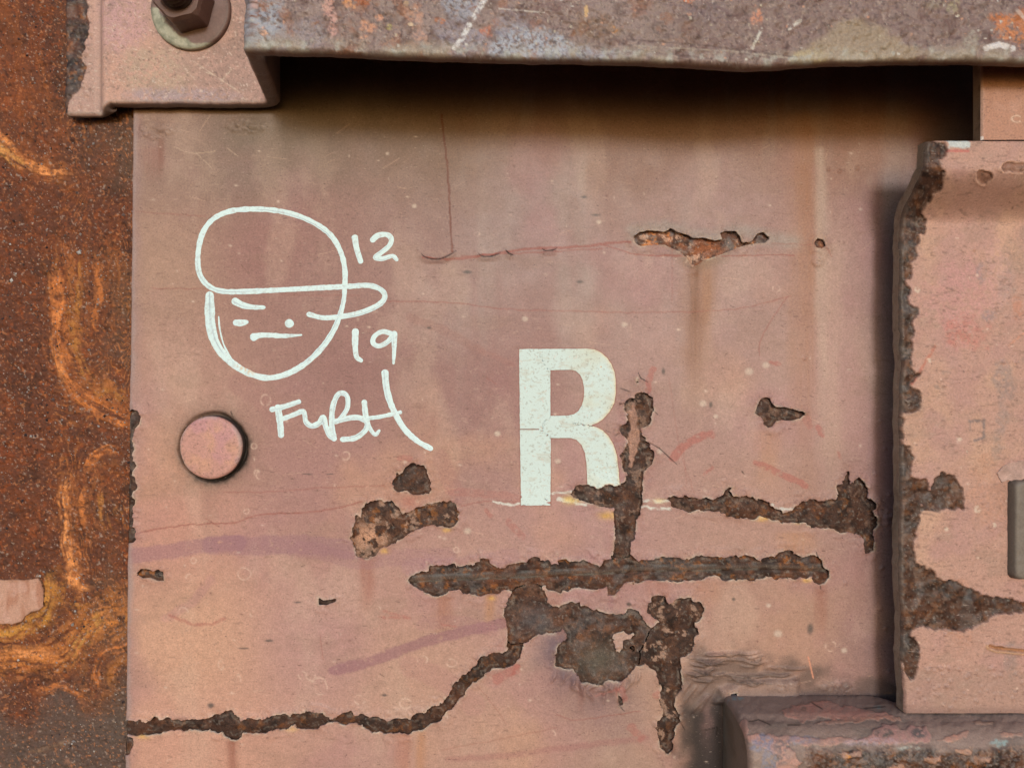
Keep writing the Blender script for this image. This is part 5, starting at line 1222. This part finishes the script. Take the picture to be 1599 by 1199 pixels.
# the torn skin of paint above it
fl = from_crop(1380, 600, 5.452, [(960,760),(1010,700),(1060,670),(1200,640),(1400,640),(1400,860),(1190,790),(1120,830),(1040,815),(1000,830)])
FLh = flat(fl, HBd)
grid_shape("paint_flap", lambda A, Bv: poly_sdf(A, Bv, FLh) + .7 * fbm(A, Bv, 6, 2, 3), (1480, 705, 1640, 770), 1.4, lambda a, b: HBd + 1.0 + 5 * smooth(1500, 1545, a) * smooth(712, 748, b) + .6 * fbm(a, b, 14, 3, 6),
           lambda A, Bv, d: np.broadcast_to(lin(178, 146, 136), A.shape + (3,)) * (1 + .25 * fbm(A, Bv, 12, 3, 4))[..., None], M_PAINT, hasp, 1.5)

# ------------------------------------------------------------------ 7. ledge bracket, lower right
brk = empty("ledge_bracket", 0, 0, 0, "rounded steel ledge with worn flaking paint sticking out at the lower right", "bracket")
pf = [(0, 1084.5), (8, 1083), (40, 1081.5), (72, 1082), (88, 1086)]
pf += [(88 + 40 * math.sin(a), 1086 + 40 - 40 * math.cos(a)) for a in np.linspace(0.08, math.pi / 2, 16)]
pf += [(129, 1150), (129.5, 1200), (130, 1500)]
pf = np.array(pf)
# resample along the profile
sl = np.concatenate([[0], np.cumsum(np.hypot(*np.diff(pf, axis=0).T))])
ss = axis((0, 240, 1.3), (240, sl[-1], 14))
ph_, pv_ = np.interp(ss, sl, pf[:, 0]), np.interp(ss, sl, pf[:, 1])
for _ in range(4):
    ph_[1:-1] = (ph_[:-2] + 2 * ph_[1:-1] + ph_[2:]) / 4; pv_[1:-1] = (pv_[:-2] + 2 * pv_[1:-1] + pv_[2:]) / 4
bu = axis((1129, 1560, 1.4), (1560, 1980, 14))
BU, BS = np.meshgrid(bu, ss)
BH, BV = np.repeat(ph_[:, None], len(bu), 1), np.repeat(pv_[:, None], len(bu), 1)
# back rim turns away from the wall past the notch
back = np.interp(BU, [1129, 1342, 1360, 1392, 1420, 2000], [0, 0, 5, 46, 62, 62]) 
BH = np.maximum(BH, back * (BV < 1100))
tgh, tgv = np.gradient(ph_), np.gradient(pv_); tl = np.hypot(tgh, tgv); bnh, bnv = (tgv / tl)[:, None], (-tgh / tl)[:, None]
qpx, qpy = CX + (BU - CX) / kz(BH), CY + (BV - CY) / kz(BH)
Bc = Flat(qpx, qpy, (148, 126, 117)); N_ = lambda sc, oc, sd: fbm(Bc.X, Bc.Y, sc, oc, sd)
Bc.put((112, 96, 90), smooth(0, .6, N_(30, 4, 801)) * .6); Bc.put((130, 116, 108), smooth(.2, .7, fbm(qpx * .3, qpy, 12, 4, 802)) * .5)
CBk = (1000, 980, 2.669)
pm = np.zeros(qpx.shape, np.float32)
for pl, c in [([(590,345),(640,330),(720,310),(780,305),(840,325),(930,340),(1010,355),(1060,370),(1000,385),(900,380),(820,385),(740,375),(680,395),(600,365)], (178,128,116)),
              ([(410,385),(445,385),(450,440),(520,445),(640,450),(760,460),(860,455),(900,470),(800,490),(700,490),(640,480),(600,490),(640,520),(670,560),(640,600),(560,600),(575,540),(540,510),(480,490),(440,450)], (186,140,128)),
              ([(970,430),(1010,408),(1070,405),(1090,425),(1130,410),(1190,415),(1220,440),(1210,470),(1120,485),(1000,480),(900,470),(940,455)], (176,132,126)),
              ([(1240,470),(1300,450),(1360,435),(1355,460),(1290,475)], (184,134,118)), ([(1500,440),(1590,440),(1590,455),(1510,450)], (184,140,124)), ([(1180,540),(1250,530),(1260,560),(1200,570)], (188,140,118)), ([(1310,505),(1370,500),(1380,530),(1320,520)], (200,150,124)), ([(1395,392),(1470,392),(1465,402),(1400,400)], (168,136,120)), ([(815,520),(870,520),(910,510),(920,535),(850,540)], (180,140,124)), ([(1400,545),(1460,540),(1450,560)], (186,140,120)), ([(1030,575),(1100,570),(1100,600),(1040,600)], (196,130,90)), ([(740,400),(900,395),(960,385),(1080,380),(1080,372),(760,385)], (176,128,112))]:
    q_ = from_crop(*CBk, pl)
    dq = poly_sdf(qpx, qpy, q_) + 3.2 * fbm(qpx, qpy, 8, 4, 803)
    aa = smooth(1, -1, dq); pm = np.maximum(pm, aa); Bc.put(c, aa * (.45 + .4 * smooth(-.4, .3, fbm(qpx, qpy, 6, 3, 806))))
    Bc.put((50, 42, 40), np.exp(-((dq - 1.6) / 1.2) ** 2) * .2)
for x, y, rx, ry, c, a_ in [(1015,440,44,18,(92,84,80),.95),(1160,440,40,20,(96,90,90),.95),(680,340,14,10,(120,100,90),.8)]:
    X0, Y0 = 1000 + x / 2.669, 980 + y / 2.669; Bc.blob(X0, Y0, rx / 2.669, ry / 2.669, c, a_, .4, int(x), 8)
for x, y, rx, ry, c, a_ in [(1190,1160,18,14,(128,128,148),.8),(1250,1155,26,8,(130,128,146),.6),(1560,1160,16,6,(150,176,178),.8),(1420,1168,20,4,(196,200,192),.8),(1150,1090,16,3,(120,150,158),.7),(1220,1170,14,22,(92,88,94),.6),(1200,1190,12,20,(120,124,146),.6),(1360,1158,50,6,(170,150,160),.5),(1440,1188,30,10,(150,104,70),.5),(1325,1182,7,5,(222,150,70),.8),(1370,1104,10,3,(128,148,150),.7)]:  # bluish highlights painted in among grey and rusty spots
    Bc.blob(x, y, rx, ry, c, a_, .8, int(x), 8)
lowr = smooth(1160, 1178, qpy + 6 * fbm(qpx, qpy, 20, 3, 805)) * smooth(1240, 1280, qpx)
rk = rust_color(qpx, qpy, (.35, .15, .5, 1.05), 6); lw = (lowr * (1 - pm * .8))[..., None]
bcol = Bc.col * (1 - lw) + rk * lw
for pts in [[(1268,1098),(1274,1102),(1284,1108)],[(1350,1105),(1370,1104),(1382,1103)],[(1170,1126),(1185,1123),(1203,1132)],[(1230,1131),(1248,1131)]]:
    d = seg_dist(qpx, qpy, pts)[0]; a = np.exp(-(d / 1.2) ** 2)[..., None] * .85; bcol = bcol * (1 - a) + lin(28, 24, 24) * a
brel = .7 * fbm(qpx, qpy, 22, 4, 811) + .5 * fbm(qpx, qpy, 6, 3, 812) + 1.3 * pm + lowr * 1.6 * fbm(qpx, qpy, 5, 3, 813)
q = np.clip(1 - (BU - 1129) / 9, 0, 1); brel -= 9 * (1 - np.sqrt(1 - q * q))
V1 = world_pts(BU, BV + bnv * brel, BH + bnh * brel).reshape(-1, 3)
it = np.arange(BU.size).reshape(BU.shape)
# left end wall, closed back to the plate
e0 = it[:, 0]
t = np.linspace(0, 1, 14)[:, None, None]
E1 = V1[e0]; E2 = E1.copy(); E2[:, 1] = 0.002; E2[:, 2] = np.minimum(E1[:, 2], (CY - 1100) * S)
Wv = E1[None] * (1 - t) + E2[None] * t
cW = np.empty(Wv.shape, np.float32); cW[:] = lin(132, 118, 106); a = (smooth(-.2, .6, fbm(Wv[..., 1] / S, Wv[..., 2] / S, 18, 4, 8)) * .7)[..., None]; cW = cW * (1 - a) + lin(112, 96, 82) * a
build("ledge_body", np.vstack([V1, Wv.reshape(-1, 3)]), np.vstack([quads(*BU.shape), quads(*Wv.shape[:2])[:, ::-1] + len(V1)]), M_BEAM, brk, np.vstack([bcol.reshape(-1, 3), cW.reshape(-1, 3)]), np.zeros(len(V1) + Wv.shape[0] * Wv.shape[1]))
